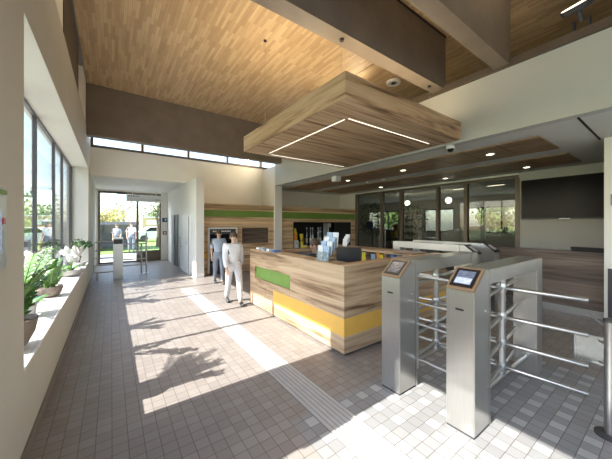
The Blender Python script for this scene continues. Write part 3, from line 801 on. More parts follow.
# half-height turnstile of the entrance lobby
ft = thing('lobby_turnstile', 'single-pedestal steel turnstile in the entrance lobby with side rail', 'turnstile', (.16, 9.7, 0))
MB().prism_y([(.04, 0), (.28, 0), (.28, 1.16), (.04, 1.16)], 9.6, 9.84).build('pedestal', 'steel', ft, bev=.008)
B(.05, .27, 9.585, 9.60, 1.02, 1.16).build('terminal', 'black', ft)
B(.04, .28, 9.60, 9.86, 1.16, 1.20).build('cap', 'steel', ft)
for z in (.36, .54, .75, 1.0):
    MB().tube((.28, 9.72, z), (.86, 9.72, z), .02, 10).build('arm', 'tube', ft, smooth=True)
r_ = [(.04, 9.72, 1.08), (-.36, 9.72, 1.08), (-.41, 9.72, 1.03), (-.41, 9.72, .27), (-.36, 9.72, .22), (.04, 9.72, .22)]
MB().path(r_, .022, 10).build('side_rail', 'tube', ft, smooth=True)
for z in (.42, .62, .84): MB().tube((-.41, 9.72, z), (.04, 9.72, z), .014, 8).build('rail_bar', 'tube', ft, smooth=True)
MB().tube((-.33, 9.72, 0), (-.33, 9.72, .24), .02, 10).build('rail_foot', 'tube', ft, smooth=True)


def lobby_post(label, x, y, h, flap):
    t = thing('lobby_post', label, 'post', (x, y, 0), 0, 'steel posts in the entrance lobby')
    MB().tube((x, y, .01), (x, y, h), .024, 14).build('post', 'tube', t, smooth=True)
    MB().lathe((x, y, 0), [(.07, 0), (.07, .012)], 18).build('base_flange', 'steel', t, smooth=True)
    if flap == 1: B(x - .26, x - .03, y - .005, y + .005, .62, .92).build('flap', 'acrylic', t)
    if flap == 2: MB().tube((x, y, .82), (x + .11, y, .82), .014, 8).build('bracket', 'tube', t, smooth=True)
    return t


lobby_post('short steel post with a clear flap next to the lobby turnstile arms', .79, 10.25, .95, 1)
lobby_post('tall thin steel post just past the short flap post in the lobby', .93, 10.28, 1.32, 0)
lobby_post('tall steel post with a bracket standing by the lobby corridor wall', 1.93, 10.26, 1.15, 2)

# ------------------------------------------------------------------ signs and wall fittings
sg = thing('hanging_sign', 'long white sign board with five dark dots above the entrance doors', 'sign', (1.13, 13.2, 2.53))
B(.49, 1.78, 13.2, 13.28, 2.53, 2.8).build('board', 'white', sg)
for x in (.7, 1.55): MB().tube((x, 13.24, 2.8), (x, 13.24, 2.985), .01, 8).build('hanger', 'silver', sg)
for i in range(5): MB().lathe((.58 + .085 * i, 13.192, 2.75), [(.024, 0), (.024, .008)], 12, 'y').build('dot', 'black', sg)
B(1.5, 1.72, 13.195, 13.2, 2.61, 2.64).build('lettering', 'grey', sg)
so = thing('door_operator', 'dark strip of door gear at the head of the entrance doors', 'door gear', (.2, 13.42, 2.86))
B(.18, .5, 13.4, 13.5, 2.82, 2.88).build('housing', 'black', so)
o = thing('wall_sign', 'navy pictogram sign on the wall beside the entrance doors', 'sign', (1.94, 13.48, 1.78))
B(1.83, 2.03, 13.48, 13.5, 1.69, 1.87).build('plate', 'signblue', o); B(1.93, 1.99, 13.475, 13.48, 1.75, 1.83).build('pictogram', 'white', o)
o = thing('wall_sign', 'small maroon sign below the navy one by the entrance doors', 'sign', (1.94, 13.48, 1.2))
B(1.85, 2.01, 13.48, 13.5, 1.13, 1.28).build('plate', 'signred', o); B(1.90, 1.97, 13.475, 13.48, 1.17, 1.24).build('pictogram', 'paper', o)

ic = thing('wall_terminal', 'steel wall terminal with a dark screen on the window pier', 'intercom', (-.48, 1.8, 1.38))
B(-.479, -.43, 1.58, 2.0, 1.38, 1.79).build('housing', 'steel', ic, bev=.005); B(-.43, -.425, 1.64, 1.90, 1.46, 1.66).build('screen', 'screen_a', ic)
B(-.43, -.424, 1.93, 1.96, 1.60, 1.63).build('indicator', 'red', ic, label='red indicator'); B(-.43, -.424, 1.60, 1.98, 1.745, 1.765).build('header_strip', 'green', ic)

fd = thing('display_cabinet', 'black fronted cabinet in a white frame set in the timber wall', 'cabinet', (2.95, 8.76, 0))
m = MB(); m.box(2.47, 2.52, 8.74, 8.8, .04, 1.49); m.box(3.38, 3.43, 8.74, 8.8, .04, 1.49); m.box(2.52, 3.38, 8.74, 8.8, 1.44, 1.49)
m.build('frame', 'white', fd); B(2.52, 3.38, 8.75, 8.8, 0, 1.44).build('front', 'dark', fd)
m = MB(); x = 2.62
for k in (5, 4, 6, 3, 5, 4, 5, 6, 4): m.box(x, x + k * .011, 8.744, 8.75, 1.345, 1.385); x += k * .011 + .014
m.build('heading', 'white', fd, label='white heading lettering')
B(2.54, 3.36, 8.744, 8.75, .35, 1.27).build('glass_front', 'tvglass', fd)
o = thing('letter_box', 'small yellow-orange box on the timber wall beside the white stub wall', 'box', (2.38, 8.77, .55))
B(2.33, 2.45, 8.74, 8.8, .52, .78).build('body', 'yellow', o); B(2.34, 2.44, 8.735, 8.74, .69, .71).build('slot', 'black', o)

tv = thing('television', 'large black flat television mounted on the pale wall past the cafe glass', 'television', (9.0, 1.75, 1.75))
B(8.945, 8.985, .86, 2.58, 1.72, 2.76).build('housing', 'black', tv, bev=.006); B(8.939, 8.945, .88, 2.56, 1.75, 2.74).build('screen', 'tvglass', tv)
B(8.935, 8.945, 1.62, 1.82, 1.725, 1.74).build('badge', 'silver', tv); B(8.985, 9.049, 1.4, 2.0, 2.0, 2.5).build('bracket', 'dark', tv)

lw = thing('low_wall', 'chest-high smoked wood partition behind the turnstiles', 'partition', (6.8, 1.7, 0))
B(6.7, 6.86, .78, 2.9, .12, 1.085).build('panel', 'greywood', lw); B(6.69, 6.87, .78, 2.92, 1.085, 1.11).build('top_rail', 'greywood', lw)
B(6.685, 6.86, .78, 2.9, 0, .12).build('kick_plate', 'steel', lw)
o = thing('cable_tray', 'dark slim box lying on top of the smoked wood partition', 'box', (6.78, 1.0, 1.11))
B(6.74, 6.85, .79, 1.21, 1.11, 1.17).build('body', 'matteblack', o); B(6.735, 6.855, .79, 1.215, 1.17, 1.185).build('lid', 'matteblack', o)
o = thing('wall_switch', 'pale grey switch plate on the hall wall beside the television', 'switch', (6.53, .69, 2.0))
B(6.525, 6.54, .63, .708, 1.9, 2.08).build('plate', 'grey', o); B(6.52, 6.525, .65, .69, 1.96, 2.02).build('rocker', 'white', o)

# security camera, sensor box, speaker, downlights, floodlight
cm = thing('dome_camera', 'white dome security camera under the edge of the lower ceiling', 'camera', (4.93, 2.45, 3.0))
MB().lathe((4.93, 2.45, 2.94), [(.07, .06), (.075, .02), (.06, 0)], 20).build('mount', 'white', cm, smooth=True)
MB().ball((4.93, 2.45, 2.935), .055, .055, .05).build('dome', 'tvglass', cm, smooth=True)
o = thing('sensor_box', 'white cube-shaped sensor hanging from the lower ceiling over the counter', 'sensor', (5.3, 5.9, 2.9))
B(5.2, 5.4, 5.8, 6.0, 2.83, 2.98).build('housing', 'white', o, bev=.01); B(5.26, 5.34, 5.86, 5.94, 2.98, 3.0).build('mount', 'grey', o)
sp = thing('ceiling_speaker', 'round white speaker in the boarded ceiling beside the canopy', 'speaker', (4.7, 3.55, 4.94))
MB().lathe((5.39, 4.0, 4.90), [(.10, 0), (.155, .0), (.165, .025), (.165, .04), (.10, .04)], 30, cap=False).build('ring', 'white', sp, smooth=True)
MB().lathe((5.39, 4.0, 4.905), [(.001, .012), (.055, .01), (.1, 0)], 30, cap=False).build('cone', 'silver', sp, smooth=True)
MB().lathe((5.39, 4.0, 4.900), [(.055, 0), (.05, .014)], 20).build('centre_cap', 'dark', sp, smooth=True)
sp.location = (5.39, 4.0, 4.94)
for ch in sp.children:
    for v in ch.data.vertices: v.co -= Vector((5.39 - 4.7, 4.0 - 3.55, 0))

places = [(6.05, 2.24, 'over the turnstile hall'), (8.15, 2.24, 'in front of the television'), (6.05, 4.2, 'past the dome camera'), (8.15, 4.2, 'by the middle of the cafe glass'),
          (6.05, 6.2, 'beyond the sensor box'), (8.15, 6.6, 'by the far cafe glass'), (6.4, 8.7, 'above the bar recess'), (8.15, 8.7, 'in the corner by the cafe glass')]
dl = None
for i, (x, y, wh) in enumerate(places):
    if dl is None:
        dl = thing('downlight', '', 'downlight', (x, y, 2.97), 0, 'downlights in the lower ceiling')
        MB().lathe((x, y, 2.962), [(.062, .0), (.085, .0), (.085, .012), (.062, .012)], 24, cap=False).build('rim', 'white', dl, smooth=True)
        MB().lathe((x, y, 2.965), [(.0001, 0), (.06, 0), (.06, .008)], 24).build('diffuser', 'lampglow', dl)
        o = dl
    else:
        o = copy_tree(dl); o.location = (x, y, 2.97)
    if y > 8.6: o.location.z = 2.995
    tag(o, 'small round lit downlight in the lower ceiling ' + wh, 'downlight', 'downlights in the lower ceiling')
    L = bpy.data.lights.new('downlight_lamp', 'SPOT'); L.energy = 4; L.color = (1, .88, .7); L.spot_size = 1.9; L.spot_blend = .6; L.shadow_soft_size = .06
    lo = bpy.data.objects.new('downlight_lamp', L); lo.location = (x, y, 2.94); COL.objects.link(lo)
for y, wh in ((5.53, 'nearer the television'), (6.18, 'nearer the bar recess')):
    o = thing('smoke_detector', 'tiny white detector between the ceiling panel rows, ' + wh, 'detector', (6.95, y, 3.0), 0, 'detectors in the lower ceiling')
    MB().lathe((6.95, y, 2.96), [(.03, 0), (.055, .015), (.055, .04)], 18).build('housing', 'white', o, smooth=True)
    MB().lathe((6.95, y, 2.952), [(.02, 0), (.025, .008)], 12).build('sensor_tip', 'grey', o)

fl = thing('floodlight', 'dark round uplight on a bracket on the timber trim, lens glowing', 'floodlight', (4.92, .78, 4.06))
n_ = Vector((-.55, .1, .83)).normalized(); c_ = Vector((4.80, .80, 4.36))
m = MB(); m.path([c_ - n_ * .06, c_ - n_ * .05, c_, c_ + n_ * .02], [.08, .15, .165, .165], 28); m.build('housing', 'dark', fl, smooth=True)
m = MB(); m.path([c_ + n_ * .0205, c_ + n_ * .026], [.15, .15], 28); m.build('lens', 'flood', fl)
m = MB(); m.tube(c_ - n_ * .05, (4.90, .78, 4.20), .03, 10); m.build('neck', 'dark', fl, smooth=True)
m = MB(); m.box(4.86, 4.96, .70, .72, 4.06, 4.22); m.box(4.86, 4.96, .84, .86, 4.06, 4.22); m.box(4.84, 4.98, .66, .90, 4.06, 4.075); m.build('bracket', 'dark', fl)
for y in (.8, -1.4, 4.5, 8.62):  # first lamp belongs to the floodlight; the others are added fill without fixtures
    L = bpy.data.lights.new('flood_and_fill_lamp', 'SPOT'); L.energy = 22; L.color = (1, .82, .58); L.spot_size = 2.4; L.spot_blend = .8; L.shadow_soft_size = .15
    lo = bpy.data.objects.new('flood_and_fill_lamp', L); lo.location = (4.72, y, 4.42); COL.objects.link(lo)
    lo.rotation_euler = Vector((-.75, .0, .66) if y < 6 else (-.72, .68, .0)).to_track_quat('-Z', 'Y').to_euler()
    if y > 6: L.energy = 90

# ------------------------------------------------------------------ bar recess contents
o = thing('juice_dispenser', 'white drink dispenser with an orange tank in the black bar recess', 'dispenser', (5.92, 8.98, 0.66))
B(5.80, 6.02, 8.9, 9.1, 0.66, 0.89).build('base', 'white', o, bev=.01); MB().lathe((5.91, 9.0, 0.89), [(.09, 0), (.09, .2), (.08, .21)], 20).build('tank', 'orange', o, smooth=True)
MB().lathe((5.91, 9.0, 1.10), [(.095, 0), (.06, .05), (.03, .16)], 18).build('lid', 'lemon', o, smooth=True); MB().tube((5.91, 8.89, 0.81), (5.91, 8.84, 0.79), .012, 8).build('tap', 'black', o)
o = thing('juice_jug', 'yellow juice jug beside the orange dispenser in the bar recess', 'jug', (6.18, 8.95, 0.66))
MB().lathe((6.2, 8.98, 0.66), [(.06, 0), (.075, .16), (.05, .18), (.02, .22), (.05, .27), (.075, .42)], 20).build('body', 'lemon', o, smooth=True)
MB().path([(6.27, 8.98, 1.01), (6.32, 8.98, 0.98), (6.31, 8.98, 0.81), (6.27, 8.98, 0.77)], .009, 8).build('handle', 'lemon', o)
o = thing('napkin_box', 'low yellow-white box at the foot of the juice jug', 'box', (6.2, 8.86, 0.66))
B(6.08, 6.38, 8.81, 8.9, 0.66, 0.73).build('body', 'lemon', o); B(6.1, 6.36, 8.82, 8.89, 0.73, 0.76).build('napkins', 'paper', o)
bt = None
for i, (x, z, lb) in enumerate(((6.62, .14, 'first'), (6.78, .14, 'second'), (6.93, .14, 'third'), (7.18, .14, 'fourth'), (7.34, .14, 'fifth'), (7.52, .14, 'sixth'))):
    if bt is None:
        bt = thing('glass_bottle', '', 'bottle', (x, 9.2, 0.66), 0, 'bottles in the bar recess')
        MB().lathe((x, 9.2, 0.66), [(.04, 0), (.042, .05), (.042, .30), (.016, .42), (.016, .5)], 16).build('body', 'acrylic', bt, smooth=True)
        MB().lathe((x, 9.2, 1.16), [(.018, 0), (.018, .05)], 12).build('cap', 'silver', bt); MB().lathe((x, 9.2, 0.76), [(.0432, 0), (.0432, .14)], 16).build('paper_label', 'paper', bt)
        o = bt
    else:
        o = copy_tree(bt); o.location = (x, 9.2 - .05 * (i % 2), 0.66)
    tag(o, 'clear bottle in the bar recess, %s along from the juice jug' % lb, 'bottle', 'bottles in the bar recess')
o = thing('coffee_machine', 'upright silver and black coffee machine in the bar recess', 'machine', (7.62, 9.2, 0.66))
B(7.58, 7.74, 8.95, 9.3, 0.66, 1.33).build('body', 'silver', o, bev=.01); B(7.60, 7.72, 8.94, 8.95, 0.96, 1.21).build('front', 'black', o)
B(7.56, 7.76, 8.88, 8.95, 0.66, .68).build('drip_tray', 'silver', o)

for o in list(COL.objects):
    if o.get('category') in ('dispenser', 'jug') and o.location.y < 9.0 and o.location.z > .5: o.scale = (1, 1, 1.28)
    if o.get('category') in ('bottle', 'machine'): o.scale = (1, 1, 1.45)

# ------------------------------------------------------------------ cafe beyond the glass
def ficus(label, loc, h, r):
    t = thing('ficus_tree', label, 'plant', loc, 0, 'ficus trees in the cafe')
    MB().lathe((0, 0, 0), [(.17, 0), (.22, .36), (.235, .4), (.2, .4), (.19, .34)], 22).build('pot', 'stone', t, world=False, smooth=True)
    MB().path([(0, 0, .3), (.03, .02, .8), (-.02, 0, 1.3), (.02, .02, h * .8)], [.03, .025, .02, .008], 8).build('trunk', 'bark', t, world=False, smooth=True)
    m = MB()
    for i in range(520):
        a = random.uniform(0, 2 * PI); q = r * random.random() ** .5; z = random.uniform(.42, 1.0)
        k = math.sin(PI * (z - .36) / .72) ** .6
        d = Vector((math.cos(a), math.sin(a), random.uniform(-.8, .3)))
        m.leaf((math.cos(a) * q * k, math.sin(a) * q * k, h * z), d, .13, .055, up=(random.gauss(0, .5), random.gauss(0, .5), 1))
    m.build('foliage', 'leaf_dark', t, world=False)


ficus('bushy dark ficus behind the cafe glass next to the bar recess', (10.0, 8.6, 0), 2.6, .55)
ficus('ficus standing behind the middle pane of the cafe glass', (11.2, 7.3, 0), 2.5, .7)
dk = thing('stepped_counter', 'white stepped serving counter in the middle of the cafe', 'counter', (12.2, 5.6, 0))
m = MB(); m.box(12.0, 12.8, 4.9, 7.3, 0, .95); m.box(12.0, 12.8, 4.9, 6.5, .95, 1.15); m.box(12.0, 12.8, 4.9, 6.1, 1.15, 1.35); m.box(12.0, 12.8, 4.9, 5.5, 1.35, 1.5)
m.build('body', 'white', dk); B(11.98, 12.82, 4.88, 7.32, 0, .08).build('plinth', 'dark', dk)
o = thing('service_desk', 'pale boxy service desk seen through the first cafe pane', 'desk', (11.3, 9.9, 0))
B(10.9, 11.5, 9.0, 10.6, 0, 1.3).build('body', 'white', o); B(10.86, 11.54, 8.96, 10.64, 1.3, 1.34).build('top', 'grey', o)
o = thing('small_sign', 'small blue notice standing on the pale service desk', 'sign', (11.1, 9.7, 1.34))
B(11.08, 11.1, 9.5, 9.95, 1.36, 1.75).build('panel', 'blue', o); B(11.05, 11.13, 9.6, 9.85, 1.34, 1.36).build('foot', 'grey', o)
sp_ = thing('shelf_pillar', 'pale pillar with dark display shelves in the cafe', 'pillar', (13.0, 8.3, 0))
B(12.9, 13.3, 8.1, 9.0, 0, 2.4).build('core', 'wall', sp_)
for z in (.7, 1.05, 1.4, 1.75): B(12.76, 12.9, 8.35, 8.75, z, z + .12).build('shelf', 'dark', sp_)
o = thing('timber_block', 'brown timber screen below the cafe windows', 'partition', (13.8, 11.6, 0))
B(13.7, 13.85, 9.7, 12.8, .06, 1.25).build('panel', 'greywood', o); B(13.68, 13.87, 9.7, 12.8, 0, .06).build('foot', 'dark', o)
o = thing('beer_tap', 'red and gold drink dispenser near the cafe glass', 'dispenser', (9.6, 7.05, 0))
B(9.4, 9.8, 6.75, 7.25, 0, 1.05).build('stand', 'greywood', o); MB().lathe((9.6, 7.0, 1.05), [(.07, 0), (.07, .22), (.05, .25)], 18).build('lower_tank', 'lemon', o, smooth=True); MB().lathe((9.6, 7.0, 1.3), [(.07, 0), (.09, .25), (.05, .3)], 18).build('upper_tank', 'red', o, smooth=True)
for x, y, lb in ((11.5, 7.75, 'glowing globe pendant in front of the middle cafe pane'), (11.5, 5.8, 'glowing globe pendant over the stepped serving counter')):
    o = thing('globe_pendant', lb, 'lamp', (x, y, 3.0), 0, 'globe pendants in the cafe')
    MB().ball((x, y, 2.6), .13).build('globe', 'globe', o, smooth=True); MB().tube((x, y, 2.72), (x, y, 3.0), .008, 8).build('cord', 'black', o); MB().lathe((x, y, 2.975), [(.05, 0), (.05, .025)], 16).build('ceiling_rose', 'white', o)
    L = bpy.data.lights.new('globe_lamp', 'POINT'); L.energy = 25; L.color = (1, .9, .72); L.shadow_soft_size = .14
    lo = bpy.data.objects.new('globe_lamp', L); lo.location = (x, y, 2.4); COL.objects.link(lo)
for i, (x, y, lb) in enumerate(((11.0, 5.1, 'near the wide cafe pane'), (11.0, 3.9, 'closest to the television wall'))):
    o = thing('linear_lamp', 'short bright ceiling lamp in the cafe ' + lb, 'lamp', (x, y, 2.97), 0, 'linear lamps in the cafe')
    B(x - .07, x + .07, y - .28, y + .28, 2.96, 3.0).build('housing', 'white', o); B(x - .05, x + .05, y - .25, y + .25, 2.952, 2.96).build('diffuser', 'lampglow', o)

# ------------------------------------------------------------------ plants on the window sill
SZ = .62


def zz_plant(label, x, y, h, n, pot, spread=.55, lean=.35, seed=1, bias=0.0):
    rnd = random.Random(seed)
    t = thing('zz_plant', label, 'plant', (x, y, SZ), 0, 'zz plants on the window sill')
    MB().lathe((0, 0, 0), pot, 28).build('pot', 'terracotta', t, world=False, smooth=True)
    zt = max(p[1] for p in pot); ri = pot[-1][0]
    MB().lathe((0, 0, zt - .04), [(.0001, .012), (ri * .98, 0)], 24).build('soil', 'soil', t, world=False)
    st = MB(); lf = MB()
    for i in range(n):
        a = rnd.uniform(0, 2 * PI); k = rnd.uniform(.25, 1)
        dx = math.cos(a) * spread * k * .55 + lean * .25 * rnd.random(); dy = math.sin(a) * spread * k
        dx = max(dx, -.06); dy += bias * rnd.random(); L = h * rnd.uniform(.7, 1.05)
        pts = []
        for j in range(9):
            u = j / 8; pts.append(Vector((ri * .4 * math.cos(a) + dx * u ** 1.6, ri * .4 * math.sin(a) + dy * u ** 1.6, zt - .04 + L * (u - .28 * k * u * u))))
        st.path(pts, [.011 * (1 - .7 * j / 8) for j in range(9)], 6)
        for j in range(2, 9):
            tn = (pts[j] - pts[j - 1]).normalized(); side = tn.cross(Vector((0, 0, 1)))
            if side.length < .05: side = Vector((1, 0, 0))
            side.normalize()
            for f_ in (0.0, .5):
                q = pts[j - 1].lerp(pts[j], f_)
                for s in (-1, 1):
                    d = side * s * .8 + tn * .55 + Vector((0, 0, rnd.uniform(-.1, .25)))
                    lf.leaf(q, d, rnd.uniform(.06, .085), .03, up=tn.cross(side) * (1 if (tn.cross(side)).z > 0 else -1), curl=.12)
    st.build('stems', 'stem', t, world=False, smooth=True); lf.build('leaves', 'leaf', t, world=False)
    return t


bowl = [(.07, 0), (.11, .03), (.155, .13), (.17, .21), (.172, .235), (.155, .235), (.145, .20)]
low = [(.08, 0), (.12, .04), (.14, .11), (.145, .14), (.13, .14), (.12, .12)]
zz_plant('big leafy zz plant in a brown bowl at the near end of the window sill', -.65, 3.04, .58, 24, bowl, .34, .5, 3, .42)
zz_plant('smaller zz plant in a shallow pot between the big zz plant and the boat-shaped bowl', -.68, 5.0, .46, 11, low, .34, .3, 12)


def orchid(label, x, y, h, n, bowl_, seed, mat):
    rnd = random.Random(seed)
    t = thing('white_orchid', label, 'plant', (x, y, SZ), 0, 'white orchids on the window sill')
    MB().lathe((0, 0, 0), bowl_, 28).build('pot', mat, t, world=False, smooth=True)
    zt = max(p[1] for p in bowl_)
    MB().lathe((0, 0, zt - .03), [(.0001, .01), (bowl_[-1][0] * .97, 0)], 24).build('soil', 'soil', t, world=False)
    st, lf, fl_ = MB(), MB(), MB()
    for i in range(8):
        a = rnd.uniform(0, 2 * PI); lf.leaf((0, 0, zt - .03), (math.cos(a) * .6, math.sin(a), .55), .26, .07, curl=.35)
    for i in range(n):
        a = rnd.uniform(-1, 1) * 1.2 + (PI / 2 if i % 2 else -PI / 2)
        e = (math.cos(a) * .12 + .02, math.sin(a) * .34)
        pts = [Vector((e[0] * u ** 1.5, e[1] * u ** 1.5, zt - .03 + h * (u * 1.15 - .3 * u * u))) for u in (0, .25, .5, .75, 1)]
        st.path(pts, [.007, .006, .005, .004, .003], 6)
        for j in range(9):
            u = .5 + .5 * j / 6; c0 = Vector((e[0] * u ** 1.5, e[1] * u ** 1.5, zt - .03 + h * (u * 1.15 - .3 * u * u))) + Vector((rnd.uniform(-.03, .03), rnd.uniform(-.03, .03), -.02))
            fa = Vector((rnd.uniform(.2, 1), rnd.uniform(-.7, .3), rnd.uniform(-.1, .3))).normalized()
            s1 = fa.cross(Vector((0, 0, 1))).normalized(); s2 = s1.cross(fa)
            for q in range(5):
                b_ = 2 * PI * q / 5 + .3; fl_.leaf(c0, s1 * math.cos(b_) + s2 * math.sin(b_) + fa * .15, .055, .05, up=fa, curl=.08)
    st.build('stems', 'stem', t, world=False, smooth=True); lf.build('leaves', 'leaf', t, world=False); fl_.build('flowers', 'petal', t, world=False)


orchid('white orchid standing close to the glass past the big zz plant', -.72, 4.0, .62, 3, [(.05, 0), (.07, .05), (.08, .13), (.07, .13), (.065, .11)], 4, 'stone')
boat = [(.10, 0), (.16, .04), (.215, .11), (.23, .125), (.21, .125), (.19, .10)]
orchid('white orchids in a grey boat-shaped bowl on the sill', -.62, 6.75, .46, 8, boat, 9, 'stone')
bz = thing('bonsai', 'flat-topped bonsai at the far end of the window sill', 'plant', (-.62, 8.25, SZ))
MB().lathe((0, 0, 0), [(.10, 0), (.15, .08), (.155, .10), (.14, .10), (.13, .08)], 24).build('pot', 'stone', bz, world=False, smooth=True)
MB().lathe((0, 0, .07), [(.0001, .01), (.135, 0)], 20).build('soil', 'soil', bz, world=False)
MB().path([(0, 0, .06), (.03, .05, .2), (-.02, -.02, .32), (.02, .03, .46)], [.025, .02, .017, .01], 8).build('trunk', 'bark', bz, world=False, smooth=True)
m = MB()
for c in ((0, 0, .55), (.1, .22, .5), (.08, -.25, .52), (.12, .02, .48), (0, .38, .44), (.02, -.42, .45)):
    for i in range(90):
        d = Vector((random.gauss(0, 1), random.gauss(0, 1), random.gauss(0, .5))).normalized()
        m.leaf(Vector(c) + Vector((d.x * .09, d.y * .14, d.z * .06)), d, .05, .03, up=(random.gauss(0, 1), random.gauss(0, 1), 1))
m.build('foliage', 'leaf_dark', bz, world=False)

# ------------------------------------------------------------------ people
def skinned(name, pts, edges, rad, mat, parent, sub=1, root=0):
    me = bpy.data.meshes.new(name); me.from_pydata([tuple(p) for p in pts], edges, [])
    o = bpy.data.objects.new(name, me); COL.objects.link(o)
    md = o.modifiers.new('skin', 'SKIN'); md.use_smooth_shade = True
    for i, r in enumerate(rad): me.skin_vertices[0].data[i].radius = r if isinstance(r, tuple) else (r, r)
    me.skin_vertices[0].data[root].use_root = True
    o.modifiers.new('sub', 'SUBSURF').levels = sub; o.modifiers['sub'].render_levels = sub
    dg = bpy.context.evaluated_depsgraph_get(); dg.update()
    nm = bpy.data.meshes.new_from_object(o.evaluated_get(dg)); nm.name = name
    bpy.data.objects.remove(o); bpy.data.meshes.remove(me)
    nm.materials.clear(); nm.materials.append(MT[mat])
    for f in nm.polygons: f.use_smooth = True
    q = bpy.data.objects.new(name, nm); COL.objects.link(q); q.parent = parent
    return q


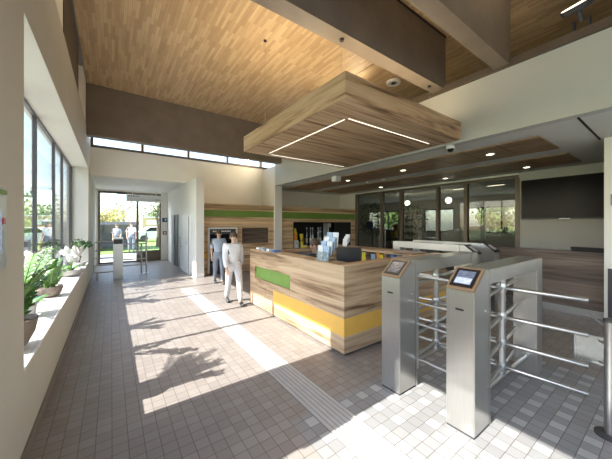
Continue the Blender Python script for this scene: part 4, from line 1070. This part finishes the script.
def person(label, loc, rz, H, shirt, trousers, hair, stride=.0, arms=(.1, -.1), seated=False, lean=0.0, group=None, shoes='dark', sleeve=1):
    """faces local +x"""
    t = thing('person', label, 'person', loc, rz, group)
    s = H / 1.70
    def V(x, y, z):
        if z > .9 and lean: x = x + (z - .9) * lean; z = z - (z - .9) * lean * lean * .4
        if seated: z -= .42
        return Vector((x, y, z)) * s
    J = {'pelvis': (V(0, 0, .95), .135), 'waist': (V(0, 0, 1.1), .115), 'chest': (V(0, 0, 1.3), .135), 'neck0': (V(0, 0, 1.43), .065), 'neck': (V(.01, 0, 1.49), .052),
         'jaw': (V(.03, 0, 1.545), .07), 'head': (V(.02, 0, 1.61), .088), 'crown': (V(.0, 0, 1.665), .062)}
    E_ = [('pelvis', 'waist'), ('waist', 'chest'), ('chest', 'neck0'), ('neck0', 'neck'), ('neck', 'jaw'), ('jaw', 'head'), ('head', 'crown')]
    for sd, sn in ((1, 'l'), (-1, 'r')):
        sw = arms[0 if sd > 0 else 1]; st = stride * sd
        J['sh' + sn] = (V(0, .165 * sd, 1.385), .06); J['el' + sn] = (V(sw * .5 - .02, .215 * sd, 1.12), .043)
        J['wr' + sn] = (V(sw + .05, .21 * sd, .89), .03); J['pa' + sn] = (V(sw + .07, .21 * sd, .82), .034)
        E_ += [('chest', 'sh' + sn), ('sh' + sn, 'el' + sn), ('el' + sn, 'wr' + sn), ('wr' + sn, 'pa' + sn)]
        for k in range(4):
            y = (.21 + (k - 1.5) * .018) * sd; l_ = (.058, .07, .074, .06)[k]
            J['f%d%s' % (k, sn)] = (V(sw + .085, y, .795), .0095); J['g%d%s' % (k, sn)] = (V(sw + .10, y - .012 * sd, .795 - l_), .008)
            E_ += [('pa' + sn, 'f%d%s' % (k, sn)), ('f%d%s' % (k, sn), 'g%d%s' % (k, sn))]
        J['t' + sn] = (V(sw + .105, .19 * sd, .82), .0105); J['u' + sn] = (V(sw + .13, .185 * sd, .785), .009); E_ += [('pa' + sn, 't' + sn), ('t' + sn, 'u' + sn)]
        if seated:
            J['hip' + sn] = (V(.05, .09 * sd, .92), .095); J['kn' + sn] = (V(.45, .11 * sd, .90), .065); J['an' + sn] = (V(.42, .11 * sd, .50), .045); J['to' + sn] = (V(.56, .11 * sd, .455), .035)
        else:
            J['hip' + sn] = (V(st * .25, .088 * sd, .88), .098); J['kn' + sn] = (V(st * .7 + .03, .095 * sd, .49), .062)
            J['an' + sn] = (V(st * 1.25 - .02, .095 * sd, .085 + .05 * max(0, -st)), .042); J['to' + sn] = (V(st * 1.25 + .13, .1 * sd, .04), .034)
        E_ += [('pelvis', 'hip' + sn), ('hip' + sn, 'kn' + sn), ('kn' + sn, 'an' + sn), ('an' + sn, 'to' + sn)]
    ks = list(J)
    def grow(name, keys, extra, mat, sub=1):
        kk = [k for k in ks if k in keys]; ed = [(kk.index(a), kk.index(b)) for a, b in E_ if a in keys and b in keys]
        return skinned(name, [J[k][0] for k in kk], ed, [J[k][1] * s + extra for k in kk], mat, t, sub)
    grow('body', set(ks), 0, 'skin', 1)
    sk = {'pelvis', 'waist', 'chest', 'neck0', 'shl', 'shr', 'ell', 'elr'} | ({'wrl', 'wrr'} if sleeve == 2 else set())
    grow('shirt', sk, .027, shirt)
    grow('trousers', {'waist', 'pelvis', 'hipl', 'hipr', 'knl', 'knr', 'anl', 'anr'}, .016, trousers)
    for sn in 'lr':
        a, b = J['an' + sn][0], J['to' + sn][0]
        skinned('shoe', [a, b, b + (b - a) * .3], [(0, 1), (1, 2)], [.05 * s, .045 * s, .035 * s], shoes, t)
    h, jw = J['head'][0], J['jaw'][0]
    m = MB(); m.ball(h + Vector((-.022, 0, .03)) * s, .098 * s, .09 * s, .095 * s, 16); m.build('hair', hair, t, world=False, smooth=True)
    m = MB()
    for sd in (1, -1): m.ball(h + Vector((.082, .032 * sd, -.012)) * s, .012 * s, .014 * s, .009 * s, 8)
    m.build('eyes', 'black', t, world=False)
    m = MB(); m.path([h + Vector((.085, 0, -.01)) * s, h + Vector((.104, 0, -.045)) * s, h + Vector((.085, 0, -.055)) * s], [.008 * s, .014 * s, .008 * s], 8)
    for sd in (1, -1): m.ball(h + Vector((.005, .088 * sd, -.025)) * s, .02 * s, .01 * s, .03 * s, 8)
    m.build('nose_and_ears', 'skin', t, world=False, smooth=True)
    m = MB(); m.ball(jw + Vector((.068, 0, -.005)) * s, .01 * s, .024 * s, .006 * s, 8); m.build('mouth', 'signred', t, world=False)
    return t


MT['shirt_blue'] = plain('pale_blue_cotton', (0.36, 0.42, 0.50), 0.9, var=0.08, scale=20)
MT['shirt_white'] = plain('white_cotton', (0.68, 0.68, 0.70), 0.9, var=0.06, scale=20)
MT['denim'] = plain('grey_denim', (0.22, 0.25, 0.30), 0.9, var=0.12, scale=20)
MT['pale_trouser'] = plain('pale_trousers', (0.58, 0.57, 0.58), 0.9, var=0.08, scale=20)
MT['brownshirt'] = plain('brown_shirt', (0.23, 0.15, 0.115), 0.9, var=0.08, scale=20)
person('person in a pale blue top and grey trousers in front of the white-framed cabinet', (2.36, 7.35, 0), -1.7, 1.42, 'shirt_blue', 'denim', 'hair', .12, (.12, -.10))
person('person in pale clothes walking along the far end of the counter', (2.0, 5.3, 0), -1.65, 1.42, 'shirt_white', 'pale_trouser', 'hair', .2, (-.14, .14), sleeve=2)
stl = thing('stool', 'grey stool behind the reception counter under the seated person', 'stool', (3.34, 4.15, 0))
MB().lathe((3.34, 4.15, .34), [(.0001, 0), (.17, .01), (.18, .04), (.17, .06)], 22).build('seat', 'dark', stl, smooth=True); MB().tube((3.34, 4.15, .02), (3.34, 4.15, .35), .025, 12).build('column', 'silver', stl, smooth=True)
MB().lathe((3.34, 4.15, 0), [(.2, 0), (.2, .015), (.03, .03)], 22).build('foot', 'silver', stl, smooth=True)
person('person in a brown top seated behind the reception counter, leaning forward', (3.34, 4.15, .02), PI + .3, 1.74, 'brownshirt', 'dark', 'hair', 0, (.28, .25), True, .32)
person('person in a white top standing outside the entrance doors', (.95, 18.9, -.03), -1.4, 1.70, 'shirt_white', 'denim', 'hair', .08, (.1, -.05), group=None)
person('person in a dark blue top outside, beside the person in white', (.25, 18.4, -.03), -1.9, 1.62, 'denim', 'dark', 'hair', .1, (.1, -.1))
